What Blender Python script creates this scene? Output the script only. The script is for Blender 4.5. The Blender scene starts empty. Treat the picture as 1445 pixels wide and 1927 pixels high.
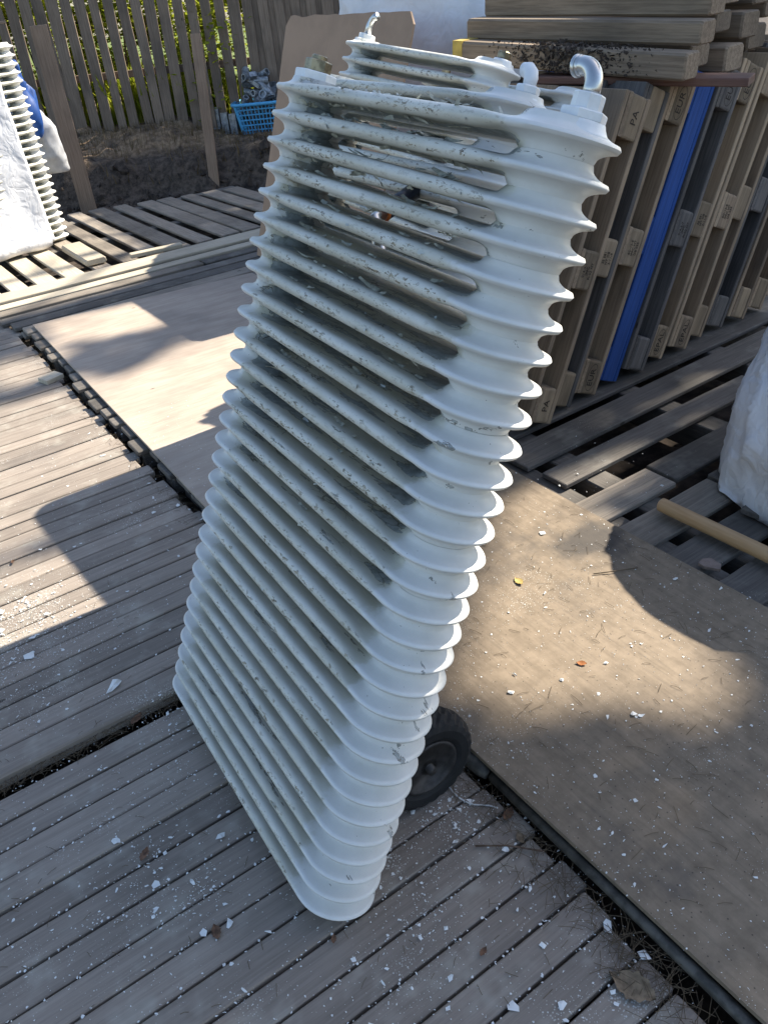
import bpy, bmesh, math, random
from mathutils import Vector, Matrix, noise
R = math.radians
random.seed(7)
sc = bpy.context.scene
col = sc.collection

# ---------------------------------------------------------------- camera
CR = ((0.8187938, -0.5671815, -0.0887797), (-0.3759606, -0.4128943, -0.8295613), (0.4338552, 0.7126173, -0.5513131))
cd = bpy.data.cameras.new("camera")
cam = bpy.data.objects.new("camera", cd)
col.objects.link(cam)
cd.sensor_fit = 'VERTICAL'
cd.sensor_height = 24.0
cd.lens = 24.0 * 1522.8 / 1927.0
cd.clip_start, cd.clip_end = 0.05, 500.0
cam.matrix_world = Matrix(((CR[0][0], -CR[1][0], -CR[2][0], 0.0), (CR[0][1], -CR[1][1], -CR[2][1], 0.0),
                           (CR[0][2], -CR[1][2], -CR[2][2], 1.6), (0, 0, 0, 1)))
sc.camera = cam

# ---------------------------------------------------------------- sky, sun, exposure
SUN_EL, SUN_AZ = R(42.0), R(-3.0)          # sun stands to the +X side
sdir = Vector((math.cos(SUN_AZ) * math.cos(SUN_EL), math.sin(SUN_AZ) * math.cos(SUN_EL), math.sin(SUN_EL)))
w = bpy.data.worlds.new("World")
sc.world = w
w.use_nodes = True
nt = w.node_tree
nt.nodes.clear()
sky = nt.nodes.new("ShaderNodeTexSky")
sky.sky_type = 'NISHITA'
sky.sun_disc = False
sky.sun_elevation = SUN_EL
sky.sun_rotation = R(90) - SUN_AZ
bg = nt.nodes.new("ShaderNodeBackground")
bg.inputs[1].default_value = 0.106
wo = nt.nodes.new("ShaderNodeOutputWorld")
nt.links.new(sky.outputs[0], bg.inputs[0])
nt.links.new(bg.outputs[0], wo.inputs[0])
sl = bpy.data.lights.new("sun", 'SUN')
sl.energy = 5.0
sl.angle = R(0.53)
sl.color = (1.0, 0.93, 0.80)
so = bpy.data.objects.new("sun", sl)
col.objects.link(so)
so.rotation_euler = sdir.to_track_quat('Z', 'Y').to_euler()
sc.view_settings.view_transform = 'Standard'
sc.view_settings.look = 'None'
sc.view_settings.gamma = 1.0
sc.view_settings.use_curve_mapping = False
sc.view_settings.exposure = 1.32
sc.cycles.caustics_reflective = False
sc.cycles.caustics_refractive = False
sc.cycles.max_bounces = 4
sc.cycles.diffuse_bounces = 3
sc.cycles.glossy_bounces = 2
sc.cycles.transmission_bounces = 2

# ---------------------------------------------------------------- node helper
class NT:
    def __init__(s, name):
        s.m = bpy.data.materials.new(name)
        s.m.use_nodes = True
        s.t = s.m.node_tree
        s.t.nodes.clear()
        s.o = s.t.nodes.new("ShaderNodeOutputMaterial")
    def n(s, typ, ins=None, **kw):
        nd = s.t.nodes.new("ShaderNode" + typ)
        for k, v in kw.items():
            setattr(nd, k, v)
        for k, v in (ins or {}).items():
            if isinstance(v, bpy.types.NodeSocket):
                s.t.links.new(v, nd.inputs[k])
            else:
                nd.inputs[k].default_value = v
        return nd
    def math(s, op, a, b=0.0, c=0.0, clamp=False):
        return s.n("Math", {0: a, 1: b, 2: c}, operation=op, use_clamp=clamp).outputs[0]
    def step(s, v, lo, hi):
        return s.n("MapRange", {0: v, 1: lo, 2: hi, 3: 0.0, 4: 1.0}, interpolation_type='SMOOTHSTEP').outputs[0]
    def mix(s, f, a, b, blend='MIX'):
        def c(v):
            return v if isinstance(v, bpy.types.NodeSocket) else ((*v, 1.0) if len(v) == 3 else v)
        return s.n("MixRGB", {0: f, 1: c(a), 2: c(b)}, blend_type=blend).outputs[0]
    def noise(s, vec, scale, detail=4.0, rough=0.55):
        return s.n("TexNoise", {"Vector": vec, "Scale": scale, "Detail": detail, "Roughness": rough}).outputs[0]
    def vmap(s, vec, scale=(1, 1, 1), loc=(0, 0, 0)):
        return s.n("Mapping", {0: vec, 1: loc, 3: scale}).outputs[0]
    def objvec(s, spread=40.0):
        tc = s.n("TexCoord")
        oi = s.n("ObjectInfo")
        off = s.n("CombineXYZ", {0: s.math('MULTIPLY', oi.outputs["Random"], spread),
                                 1: s.math('MULTIPLY', oi.outputs["Random"], spread * 0.37), 2: 0.0}).outputs[0]
        return s.n("VectorMath", {0: tc.outputs["Object"], 1: off}, operation='ADD').outputs[0], oi.outputs["Random"], tc.outputs["Object"]
    def finish(s, colr, rough=0.7, metal=0.0, height=None, bump=0.3, dist=0.01, spec=0.35, **extra):
        p = s.n("BsdfPrincipled", {"Base Color": colr if isinstance(colr, bpy.types.NodeSocket) else (*colr, 1.0),
                                   "Roughness": rough, "Metallic": metal, "Specular IOR Level": spec})
        for k, v in extra.items():
            p.inputs[k].default_value = v
        if height is not None:
            b = s.n("Bump", {"Strength": bump, "Distance": dist, "Height": height})
            s.t.links.new(b.outputs[0], p.inputs["Normal"])
        s.t.links.new(p.outputs[0], s.o.inputs[0])
        return s.m

def wood(name, dark, light, dust=0.0, vary=0.35, grain=26.0, grime=0.5, rough=0.8, grime_col=(0.03, 0.028, 0.024), bump=0.35):
    s = NT(name)
    v, rnd, _ = s.objvec()
    g1 = s.noise(s.vmap(v, (1.6, grain, grain)), 3.0, 4.0, 0.65)
    g2 = s.noise(s.vmap(v, (0.6, grain * 3, grain * 3)), 4.0, 3.0)
    big = s.noise(v, 2.2, 3.0)
    f = s.math('ADD', s.math('MULTIPLY', g1, 0.65), s.math('MULTIPLY', g2, 0.35))
    c = s.mix(s.step(f, 0.32, 0.68), dark, light)
    c = s.mix(s.math('MULTIPLY', s.step(big, 0.42, 0.72), grime), c, grime_col)
    k = s.math('ADD', s.math('MULTIPLY', rnd, vary), 1.0 - vary * 0.5)
    c = s.mix(1.0, c, s.n("CombineColor", {0: k, 1: k, 2: k}).outputs[0], 'MULTIPLY')
    # knots and nail holes
    vo = s.n("TexVoronoi", {"Vector": s.vmap(v, (1.0, 2.2, 2.2)), "Scale": 3.0})
    c = s.mix(s.math('MULTIPLY', s.step(vo.outputs[0], 0.055, 0.03), 0.8), c, (0.03, 0.02, 0.014))
    if dust > 0:
        geo = s.n("NewGeometry").outputs["Position"]
        m = s.noise(geo, 3.3, 4.0, 0.6)
        vd = s.n("TexVoronoi", {"Vector": geo, "Scale": 190.0}).outputs[0]
        vs = s.n("TexVoronoi", {"Vector": geo, "Scale": 75.0}).outputs[0]
        lim = s.math('MULTIPLY', s.step(m, 0.46, 0.78), 0.42 * dust)
        sp = s.math('LESS_THAN', vd, lim)
        sp2 = s.math('LESS_THAN', vs, s.math('MULTIPLY', s.step(m, 0.40, 0.85), 0.26 * dust))
        c = s.mix(s.math('MULTIPLY', sp, 0.75), c, (0.50, 0.49, 0.44))
        c = s.mix(s.math('MULTIPLY', sp2, 0.85), c, (0.58, 0.58, 0.55))
        film = s.math('MULTIPLY', s.step(s.noise(geo, 7.0, 3.0, 0.7), 0.5, 0.75), 0.36 * dust)
        c = s.mix(film, c, (0.46, 0.43, 0.36))
    return s.finish(c, rough, height=f, bump=bump, dist=0.004)

def plain(name, c, rough=0.6, metal=0.0, var=0.15, scale=20.0, bump=0.1, spec=0.4, dark=None):
    s = NT(name)
    v, rnd, _ = s.objvec(7.0)
    nz = s.noise(v, scale, 5.0, 0.6)
    d = dark or tuple(x * (1 - var * 2) for x in c)
    cc = s.mix(s.step(nz, 0.35, 0.65), d, c)
    return s.finish(cc, rough, metal, height=nz, bump=bump, dist=0.003, spec=spec)

# ---------------------------------------------------------------- mesh helpers
class MB:
    def __init__(s):
        s.v, s.f = [], []
    def add(s, vs, fs):
        o = len(s.v)
        s.v += [tuple(p) for p in vs]
        s.f += [tuple(i + o for i in f) for f in fs]
    def box(s, c, d, rot=None):
        hx, hy, hz = d[0] / 2, d[1] / 2, d[2] / 2
        vs = [Vector((x, y, z)) for x in (-hx, hx) for y in (-hy, hy) for z in (-hz, hz)]
        if rot:
            vs = [rot @ p for p in vs]
        s.add([p + Vector(c) for p in vs], [(0, 1, 3, 2), (4, 6, 7, 5), (0, 4, 5, 1), (2, 3, 7, 6), (0, 2, 6, 4), (1, 5, 7, 3)])
    def tube(s, pts, rad, seg=12, cap=True):
        pts = [Vector(p) for p in pts]
        rads = rad if isinstance(rad, (list, tuple)) else [rad] * len(pts)
        ref = None
        rings = []
        for i, p in enumerate(pts):
            t = (pts[min(i + 1, len(pts) - 1)] - pts[max(i - 1, 0)]).normalized()
            if ref is None:
                ref = Vector((0, 0, 1)) if abs(t.z) < 0.9 else Vector((1, 0, 0))
            a = (ref - t * ref.dot(t)).normalized()
            ref = a
            b = t.cross(a)
            rings.append([p + (a * math.cos(k * 2 * math.pi / seg) + b * math.sin(k * 2 * math.pi / seg)) * rads[i] for k in range(seg)])
        vs = [q for r in rings for q in r]
        fs = []
        for i in range(len(pts) - 1):
            for k in range(seg):
                k2 = (k + 1) % seg
                fs.append((i * seg + k, i * seg + k2, (i + 1) * seg + k2, (i + 1) * seg + k))
        if cap:
            fs.append(tuple(range(seg))[::-1])
            fs.append(tuple((len(pts) - 1) * seg + k for k in range(seg)))
        s.add(vs, fs)
    def lathe(s, prof, o=(0, 0, 0), axis=(0, 0, 1), seg=24, rmod=None):
        """prof: (radius, height) pairs along axis."""
        ax = Vector(axis).normalized()
        ref = Vector((1, 0, 0)) if abs(ax.x) < 0.9 else Vector((0, 1, 0))
        a = (ref - ax * ref.dot(ax)).normalized()
        b = ax.cross(a)
        vs, fs = [], []
        for j, (r, h) in enumerate(prof):
            for k in range(seg):
                th = k * 2 * math.pi / seg
                rr = r + (rmod(j, k) if rmod else 0.0)
                vs.append(Vector(o) + ax * h + (a * math.cos(th) + b * math.sin(th)) * rr)
        for j in range(len(prof) - 1):
            for k in range(seg):
                k2 = (k + 1) % seg
                fs.append((j * seg + k, j * seg + k2, (j + 1) * seg + k2, (j + 1) * seg + k))
        fs.append(tuple(range(seg))[::-1])
        fs.append(tuple((len(prof) - 1) * seg + k for k in range(seg)))
        s.add(vs, fs)
    def mesh(s, name, smooth=False):
        me = bpy.data.meshes.new(name)
        me.from_pydata(s.v, [], s.f)
        me.validate()
        if smooth:
            me.polygons.foreach_set("use_smooth", [True] * len(me.polygons))
        me.update()
        return me
    def build(s, name, mat, parent=None, smooth=False):
        return link(name, s.mesh(name, smooth), mat, parent)

def link(name, me, mat, parent=None, loc=None, rot=None):
    if mat is not None and not me.materials:
        me.materials.append(mat)
    o = bpy.data.objects.new(name, me)
    col.objects.link(o)
    if parent is not None:
        o.parent = parent
    if rot is not None or loc is not None:
        mt = (rot.to_4x4() if rot is not None else Matrix.Identity(4))
        if loc is not None:
            mt.translation = Vector(loc)
        o.matrix_local = mt
    return o

def empty(name, loc=(0, 0, 0), rot=None):
    o = bpy.data.objects.new(name, None)
    o.empty_display_size = 0.1
    col.objects.link(o)
    mt = rot.to_4x4() if rot is not None else Matrix.Identity(4)
    mt.translation = Vector(loc)
    o.matrix_world = mt
    return o

def tag(o, label=None, cat=None, group=None, kind=None):
    if label: o["label"] = label
    if cat: o["category"] = cat
    if group: o["group"] = group
    if kind: o["kind"] = kind
    return o

def smooth_by_angle(me, deg=40):
    me.polygons.foreach_set("use_smooth", [True] * len(me.polygons))
    try:
        me.set_sharp_from_angle(angle=R(deg))
    except Exception:
        pass

_bc = {}
def board_mesh(l, wd, t, bev=0.004, mat=None, var=0):
    """a plank along local X with eased edges, its top at z=0, slightly worn ends."""
    key = (round(l, 3), round(wd, 3), round(t, 3), bev, mat.name if mat else '', var)
    if key in _bc:
        return _bc[key]
    rr = random.Random(hash(key) % 99991)
    hw = wd / 2
    b = min(bev, t * 0.4)
    sec = [(-hw + b, 0), (hw - b, 0), (hw, -b), (hw, -t + b), (hw - b, -t), (-hw + b, -t), (-hw, -t + b), (-hw, -b)]
    xs = [-l / 2, -l / 2 + b, -l / 4, 0, l / 4, l / 2 - b, l / 2]
    vs, fs = [], []
    for i, x in enumerate(xs):
        sh = 1.0 - (0.7 * b / hw if i in (0, len(xs) - 1) else 0)
        wob = rr.uniform(-1, 1) * wd * 0.012
        zw = rr.uniform(-1, 1) * min(0.0012, t * 0.05)
        for (y, z) in sec:
            z2 = z if i not in (0, len(xs) - 1) else (-t / 2 + (z + t / 2) * (1 - 1.2 * b / t))
            vs.append((x, y * sh + wob, z2 + zw))
    for i in range(len(xs) - 1):
        for k in range(8):
            k2 = (k + 1) % 8
            fs.append((i * 8 + k, (i + 1) * 8 + k, (i + 1) * 8 + k2, i * 8 + k2))
    fs.append(tuple(range(8)))
    fs.append(tuple(range(len(xs) * 8 - 8, len(xs) * 8))[::-1])
    me = bpy.data.meshes.new("board")
    me.from_pydata(vs, [], fs)
    me.update()
    bm = bmesh.new(); bm.from_mesh(me); bmesh.ops.recalc_face_normals(bm, faces=bm.faces); bm.to_mesh(me); bm.free()
    if mat:
        me.materials.append(mat)
    _bc[key] = me
    return me

def plank(name, parent, p0, p1, wd, t, mat, bev=0.004, roll=0.0, var=0, face=None):
    """plank whose top centre line runs p0 -> p1 (world or parent space)."""
    p0, p1 = Vector(p0), Vector(p1)
    d = p1 - p0
    x = d.normalized()
    up = Vector((0, 0, 1)) if abs(x.z) < 0.95 else Vector((-1, 0, 0))
    if face is not None:
        up = Vector(face)
    y = up.cross(x).normalized()
    z = x.cross(y)
    m = Matrix((x, y, z)).transposed() @ Matrix.Rotation(roll, 3, 'X')
    return link(name, board_mesh(d.length, wd, t, bev, mat, var), None, parent, (p0 + p1) / 2, m)

def fbm(p, s=1.0, o=4):
    return noise.fractal(Vector(p) * s, 1.0, 2.0, o)

# ---------------------------------------------------------------- materials
DECK = wood("weathered deck wood", (0.225, 0.185, 0.15), (0.31, 0.258, 0.212), dust=1.15, vary=0.32, grime=0.28, grime_col=(0.06, 0.052, 0.045), bump=0.22)
FLOORP = wood("grey pallet wood", (0.19, 0.16, 0.13), (0.34, 0.285, 0.225), dust=0.5, vary=0.5, grime=0.45)
DARKP = wood("dark dirty pallet wood", (0.10, 0.088, 0.077), (0.17, 0.149, 0.128), dust=0.55, vary=0.5, grime=0.5)
PALE = wood("pale plank wood", (0.42, 0.36, 0.27), (0.55, 0.48, 0.37), dust=0.2, vary=0.2, grime=0.2)
PALLET = wood("pallet wood", (0.21, 0.147, 0.095), (0.34, 0.245, 0.16), vary=0.55, grime=0.5)
PALLET2 = wood("lighter pallet wood", (0.29, 0.205, 0.13), (0.41, 0.30, 0.195), vary=0.4, grime=0.35)
PALLET3 = wood("dark weathered pallet wood", (0.085, 0.075, 0.07), (0.17, 0.15, 0.135), vary=0.4, grime=0.4)
BLOCKW = wood("pressed wood block", (0.19, 0.135, 0.085), (0.32, 0.235, 0.15), vary=0.5, grain=9.0, grime=0.35)
BLUEW = wood("blue painted wood", (0.014, 0.05, 0.19), (0.022, 0.08, 0.29), vary=0.2, grime=0.15, grime_col=(0.005, 0.02, 0.1))
LUMBER = wood("rough lumber", (0.15, 0.108, 0.073), (0.30, 0.225, 0.155), vary=0.5, grime=0.45)
REDW = wood("reddish board", (0.12, 0.055, 0.04), (0.20, 0.11, 0.08), vary=0.2)
YELW = plain("yellow painted end", (0.55, 0.38, 0.08), 0.6)
FENCEW = wood("fence wood", (0.155, 0.112, 0.08), (0.27, 0.205, 0.152), vary=0.4, grime=0.4)
POSTW = wood("brown stake wood", (0.23, 0.155, 0.105), (0.35, 0.245, 0.17), vary=0.15, grime=0.25)
POLEW = wood("smooth round pole", (0.42, 0.25, 0.12), (0.52, 0.34, 0.18), vary=0.1, grain=10.0, grime=0.12, rough=0.55, grime_col=(0.25, 0.14, 0.07))
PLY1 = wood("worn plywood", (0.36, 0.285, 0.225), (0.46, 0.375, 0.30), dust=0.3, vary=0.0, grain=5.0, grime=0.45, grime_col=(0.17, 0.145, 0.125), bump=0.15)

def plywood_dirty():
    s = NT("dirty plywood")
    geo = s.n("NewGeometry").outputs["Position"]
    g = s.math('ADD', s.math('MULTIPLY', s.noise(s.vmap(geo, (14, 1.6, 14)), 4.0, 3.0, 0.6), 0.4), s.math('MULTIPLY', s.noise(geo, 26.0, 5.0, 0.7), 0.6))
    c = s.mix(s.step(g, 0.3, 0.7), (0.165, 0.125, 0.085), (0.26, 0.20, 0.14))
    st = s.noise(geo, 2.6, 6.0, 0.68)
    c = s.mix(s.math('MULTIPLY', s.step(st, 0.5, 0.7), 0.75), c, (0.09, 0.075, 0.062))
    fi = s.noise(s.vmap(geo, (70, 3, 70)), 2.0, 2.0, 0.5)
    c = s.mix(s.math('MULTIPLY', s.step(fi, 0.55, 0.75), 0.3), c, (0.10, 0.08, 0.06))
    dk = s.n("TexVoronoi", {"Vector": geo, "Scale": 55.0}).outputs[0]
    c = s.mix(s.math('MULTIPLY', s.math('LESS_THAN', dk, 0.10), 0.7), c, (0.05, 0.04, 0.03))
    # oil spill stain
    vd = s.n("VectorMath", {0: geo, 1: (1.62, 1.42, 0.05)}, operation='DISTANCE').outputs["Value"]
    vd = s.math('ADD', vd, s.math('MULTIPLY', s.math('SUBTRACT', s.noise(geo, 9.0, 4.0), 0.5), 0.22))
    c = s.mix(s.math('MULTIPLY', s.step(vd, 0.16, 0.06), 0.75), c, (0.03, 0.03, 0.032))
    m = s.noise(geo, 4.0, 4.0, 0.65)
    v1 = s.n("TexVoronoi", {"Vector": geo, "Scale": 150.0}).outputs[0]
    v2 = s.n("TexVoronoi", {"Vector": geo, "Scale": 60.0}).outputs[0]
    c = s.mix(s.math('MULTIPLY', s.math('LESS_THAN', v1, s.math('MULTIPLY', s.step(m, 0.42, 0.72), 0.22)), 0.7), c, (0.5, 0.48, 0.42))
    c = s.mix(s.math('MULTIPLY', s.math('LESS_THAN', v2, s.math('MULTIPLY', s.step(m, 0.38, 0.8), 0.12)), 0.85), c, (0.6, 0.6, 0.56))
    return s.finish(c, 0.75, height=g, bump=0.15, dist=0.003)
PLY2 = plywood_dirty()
HARDB = plain("brown hardboard sheet", (0.36, 0.245, 0.165), 0.8, var=0.06, scale=6.0, bump=0.06)

def rad_paint():
    s = NT("peeling white radiator paint")
    v, rnd, ob = s.objvec(60.0)
    at = s.n("Attribute", attribute_name="edge").outputs["Fac"]
    x = s.n("SeparateXYZ", {0: ob})
    ax = s.math('ABSOLUTE', x.outputs[0])
    nb = s.noise(v, 9.0, 5.0, 0.65)
    nf = s.noise(v, 60.0, 4.0, 0.65)
    ns = s.noise(s.vmap(v, (1, 3, 3)), 5.0, 5.0, 0.6)
    # clean ends, dusty yellowed middle
    lim = s.math('ADD', ax, s.math('MULTIPLY', s.math('SUBTRACT', nb, 0.5), 0.22))
    mid = s.step(lim, 0.335, 0.305)
    mid = s.math('MULTIPLY', mid, s.step(x.outputs[1], 0.02, -0.01))
    c = s.mix(s.step(nb, 0.3, 0.7), (0.63, 0.62, 0.575), (0.71, 0.70, 0.66))
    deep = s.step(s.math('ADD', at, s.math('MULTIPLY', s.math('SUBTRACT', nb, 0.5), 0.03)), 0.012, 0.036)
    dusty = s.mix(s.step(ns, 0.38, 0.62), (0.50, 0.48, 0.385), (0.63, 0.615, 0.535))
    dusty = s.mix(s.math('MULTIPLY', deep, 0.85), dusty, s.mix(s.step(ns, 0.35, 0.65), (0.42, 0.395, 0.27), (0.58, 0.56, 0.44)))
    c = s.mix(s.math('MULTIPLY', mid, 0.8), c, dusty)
    # paint lifted off down to grey primer
    pe = s.noise(s.vmap(v, (0.45, 2.4, 2.4)), 8.0, 5.0, 0.72)
    zw = s.n("SeparateXYZ", {0: s.n("ObjectInfo").outputs["Location"]}).outputs[2]
    hi = s.step(zw, 0.45, 1.05)
    endz = s.math('MULTIPLY', s.step(ax, 0.20, 0.27), s.step(ax, 0.33, 0.29))
    core = s.math('MULTIPLY', s.step(at, 0.015, 0.032), s.math('ADD', 0.7, s.math('MULTIPLY', endz, 0.8)))
    thr = s.math('SUBTRACT', 0.665, s.math('ADD', s.math('MULTIPLY', s.math('MULTIPLY', mid, core), s.math('ADD', 0.05, s.math('MULTIPLY', hi, 0.15))), s.math('MULTIPLY', mid, 0.0)))
    peel = s.math('GREATER_THAN', pe, thr)
    c = s.mix(s.math('MULTIPLY', peel, 0.9), c, s.mix(s.step(nf, 0.4, 0.6), (0.24, 0.26, 0.25), (0.38, 0.40, 0.39)))
    rim = s.math('MULTIPLY', s.math('GREATER_THAN', pe, s.math('SUBTRACT', thr, 0.016)), s.math('SUBTRACT', 1.0, peel))
    c = s.mix(s.math('MULTIPLY', rim, 0.8), c, (0.09, 0.075, 0.045))
    # hairline cracks
    dv = s.n("VectorMath", {0: v, 1: s.n("VectorMath", {0: s.n("TexNoise", {"Vector": v, "Scale": 14.0}).outputs[1], 1: (0.05, 0.05, 0.05)}, operation='MULTIPLY').outputs[0]}, operation='ADD').outputs[0]
    vo = s.n("TexVoronoi", {"Vector": s.vmap(dv, (0.6, 1.4, 1.4)), "Scale": 26.0}, feature='DISTANCE_TO_EDGE').outputs[0]
    cr = s.math('MULTIPLY', s.math('LESS_THAN', vo, 0.022), s.step(s.noise(v, 5.0, 3.0), 0.54, 0.64))
    cr = s.math('MULTIPLY', cr, s.math('ADD', 0.35, s.math('MULTIPLY', hi, 0.65)))
    cr = s.math('MULTIPLY', cr, s.math('MULTIPLY', mid, s.step(at, 0.012, 0.024)))
    c = s.mix(s.math('MULTIPLY', cr, 0.9), c, (0.055, 0.05, 0.035))
    # chipped ridges
    chip = s.math('GREATER_THAN', s.noise(s.vmap(v, (0.8, 2, 2)), 75.0, 3.0, 0.8), s.math('SUBTRACT', 0.72, s.math('MULTIPLY', mid, 0.155)))
    band = s.math('MULTIPLY', s.step(at, 0.0055, 0.0012), s.math('ADD', 0.3, s.math('MULTIPLY', s.step(s.noise(v, 7.0, 3.0), 0.42, 0.58), 0.75)))
    c = s.mix(s.math('MULTIPLY', s.math('MULTIPLY', chip, band), 0.9), c, s.mix(s.step(nf, 0.4, 0.6), (0.10, 0.075, 0.045), (0.33, 0.28, 0.19)))
    sp = s.n("TexVoronoi", {"Vector": v, "Scale": 90.0}).outputs[0]
    c = s.mix(s.math('MULTIPLY', s.math('LESS_THAN', sp, s.math('MULTIPLY', s.step(nb, 0.45, 0.7), 0.11)), 0.8), c, (0.10, 0.085, 0.06))
    rust = s.math('MULTIPLY', s.math('MULTIPLY', s.step(s.noise(v, 3.0, 5.0, 0.6), 0.58, 0.75), mid), s.step(at, 0.0, 0.05))
    c = s.mix(s.math('MULTIPLY', rust, 0.5), c, (0.36, 0.25, 0.12))
    h = s.math('SUBTRACT', s.math('MULTIPLY', nf, 0.15), s.math('ADD', peel, cr))
    return s.finish(c, 0.42, height=h, bump=0.5, dist=0.0015, spec=0.4)
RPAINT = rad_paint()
WHITEP = plain("white gloss paint", (0.78, 0.78, 0.76), 0.35, var=0.05, scale=40)
WPLAS = plain("white plastic", (0.8, 0.8, 0.8), 0.4, var=0.03)
BRASS = plain("tarnished brass", (0.36, 0.30, 0.19), 0.38, metal=0.85, var=0.3, scale=60)
CHROME = plain("chrome", (0.60, 0.60, 0.58), 0.3, metal=1.0, var=0.06, scale=30, bump=0.03)
GALV = plain("galvanised steel", (0.40, 0.43, 0.46), 0.5, metal=0.6, var=0.25, scale=30)
STEELR = plain("rusty steel", (0.20, 0.13, 0.09), 0.7, metal=0.4, var=0.3, scale=40)
RUBBER = plain("black rubber", (0.011, 0.011, 0.012), 0.75, var=0.2, scale=30)
BLKGRIP = plain("black grip plastic", (0.012, 0.014, 0.022), 0.3, var=0.1)
ORANGE = plain("orange ring", (0.6, 0.16, 0.03), 0.5)
BASKM = plain("sky blue plastic", (0.10, 0.42, 0.72), 0.4, var=0.06)
SOIL = plain("dark soil", (0.075, 0.055, 0.042), 0.95, var=0.35, scale=14, bump=0.8)
CHIP = plain("white paint chip", (0.74, 0.74, 0.71), 0.6, var=0.06)
FLAKEM2 = plain("lifted dirty paint strip", (0.40, 0.39, 0.31), 0.7, var=0.3, scale=60)
FLAKEM = plain("curled old paint", (0.55, 0.56, 0.50), 0.6, var=0.12)
LEAFD = plain("dry brown leaf", (0.20, 0.105, 0.06), 0.8, var=0.3, scale=60)
LEAFT = plain("tan leaf", (0.26, 0.19, 0.12), 0.8, var=0.25, scale=50)
NEEDLE = plain("dry pine needle", (0.12, 0.085, 0.05), 0.8)
STRINGM = plain("white string", (0.7, 0.7, 0.68), 0.7)
DARKPIPE = plain("dirty dark pole", (0.10, 0.09, 0.075), 0.6, var=0.3, scale=30)
STONEM = plain("flat pinkish stone", (0.24, 0.18, 0.15), 0.8, scale=30)
BARK = wood("bark", (0.07, 0.05, 0.035), (0.16, 0.12, 0.09), grain=8.0)
GREYBAG = plain("grey plastic", (0.45, 0.45, 0.46), 0.5, scale=9)
BLUET = plain("blue tarpaulin", (0.012, 0.06, 0.24), 0.5, var=0.1)

def cloth(name, c, scale=11.0, bmp=0.17):
    s = NT(name)
    tc = s.n("TexCoord").outputs["Object"]
    n1 = s.noise(tc, scale, 5.0, 0.6)
    vd = s.n("VectorMath", {0: tc, 1: s.n("VectorMath", {0: s.n("TexNoise", {"Vector": tc, "Scale": 5.0}).outputs[1], 1: (0.3, 0.3, 0.3)}, operation='MULTIPLY').outputs[0]}, operation='ADD').outputs[0]
    cr = s.n("TexVoronoi", {"Vector": vd, "Scale": 7.0}, feature='DISTANCE_TO_EDGE').outputs[0]
    cr2 = s.n("TexVoronoi", {"Vector": vd, "Scale": 17.0}, feature='DISTANCE_TO_EDGE').outputs[0]
    h = s.math('ADD', s.math('ADD', s.math('MULTIPLY', n1, 0.6), s.math('MULTIPLY', s.step(cr, 0.0, 0.25), 0.7)), s.math('MULTIPLY', s.step(cr2, 0.0, 0.2), 0.25))
    cc = s.mix(s.step(s.noise(tc, 3.0, 5.0), 0.4, 0.75), c, tuple(k * 0.82 for k in c))
    return s.finish(cc, 0.55, height=h, bump=bmp, dist=0.02)
WOVEN = cloth("white woven plastic cloth", (0.74, 0.74, 0.76))
SACK = cloth("crumpled white sack plastic", (0.72, 0.72, 0.74), 14.0, 0.28)

def leaf_mat(name, a, b, trans=0.5):
    s = NT(name)
    oi = s.n("NewGeometry")
    nz = s.noise(oi.outputs["Position"], 6.0, 2.0)
    c = s.mix(s.step(nz, 0.35, 0.65), a, b)
    d = s.n("BsdfDiffuse", {0: c})
    t = s.n("BsdfTranslucent", {0: c})
    m = s.n("MixShader", {0: trans, 1: d.outputs[0], 2: t.outputs[0]})
    s.t.links.new(m.outputs[0], s.o.inputs[0])
    return s.m
LEAFG = leaf_mat("sunlit leaf", (0.24, 0.30, 0.025), (0.42, 0.44, 0.05))
LEAFTREE = leaf_mat("tree leaf", (0.04, 0.08, 0.02), (0.07, 0.12, 0.03), 0.15)

# ---------------------------------------------------------------- ground
FE = Vector((0.854, -0.52, 0)).normalized()       # along the fence
FN = Vector((0.52, 0.854, 0)).normalized()        # away from the deck
FO = Vector((3.2, 9.5, 0))
TOE = -1.28                                       # bank toe, measured along FN from the fence line
def bank_z(p):
    q = Vector((p[0], p[1], 0)) - FO
    d = q.dot(FN)
    n = fbm((p[0], p[1], 0), 1.6, 5)
    n2 = fbm((p[0], p[1], 3), 7.0, 4)
    d2 = d + 0.10 * n
    if d2 < TOE:
        z = -0.09 + 0.03 * n
    elif d2 < TOE + 0.33:
        k = (d2 - TOE) / 0.33
        z = -0.09 + 0.40 * (k * k * (3 - 2 * k)) + 0.07 * n
    else:
        al = min(max((q.dot(FE) - 0.55) / 0.6, 0.0), 1.0)
        z = 0.31 + (min(d2, 0.2) - TOE - 0.33) * (0.19 - 0.21 * al) + 0.05 * n
    return z + 0.035 * n2
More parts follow.
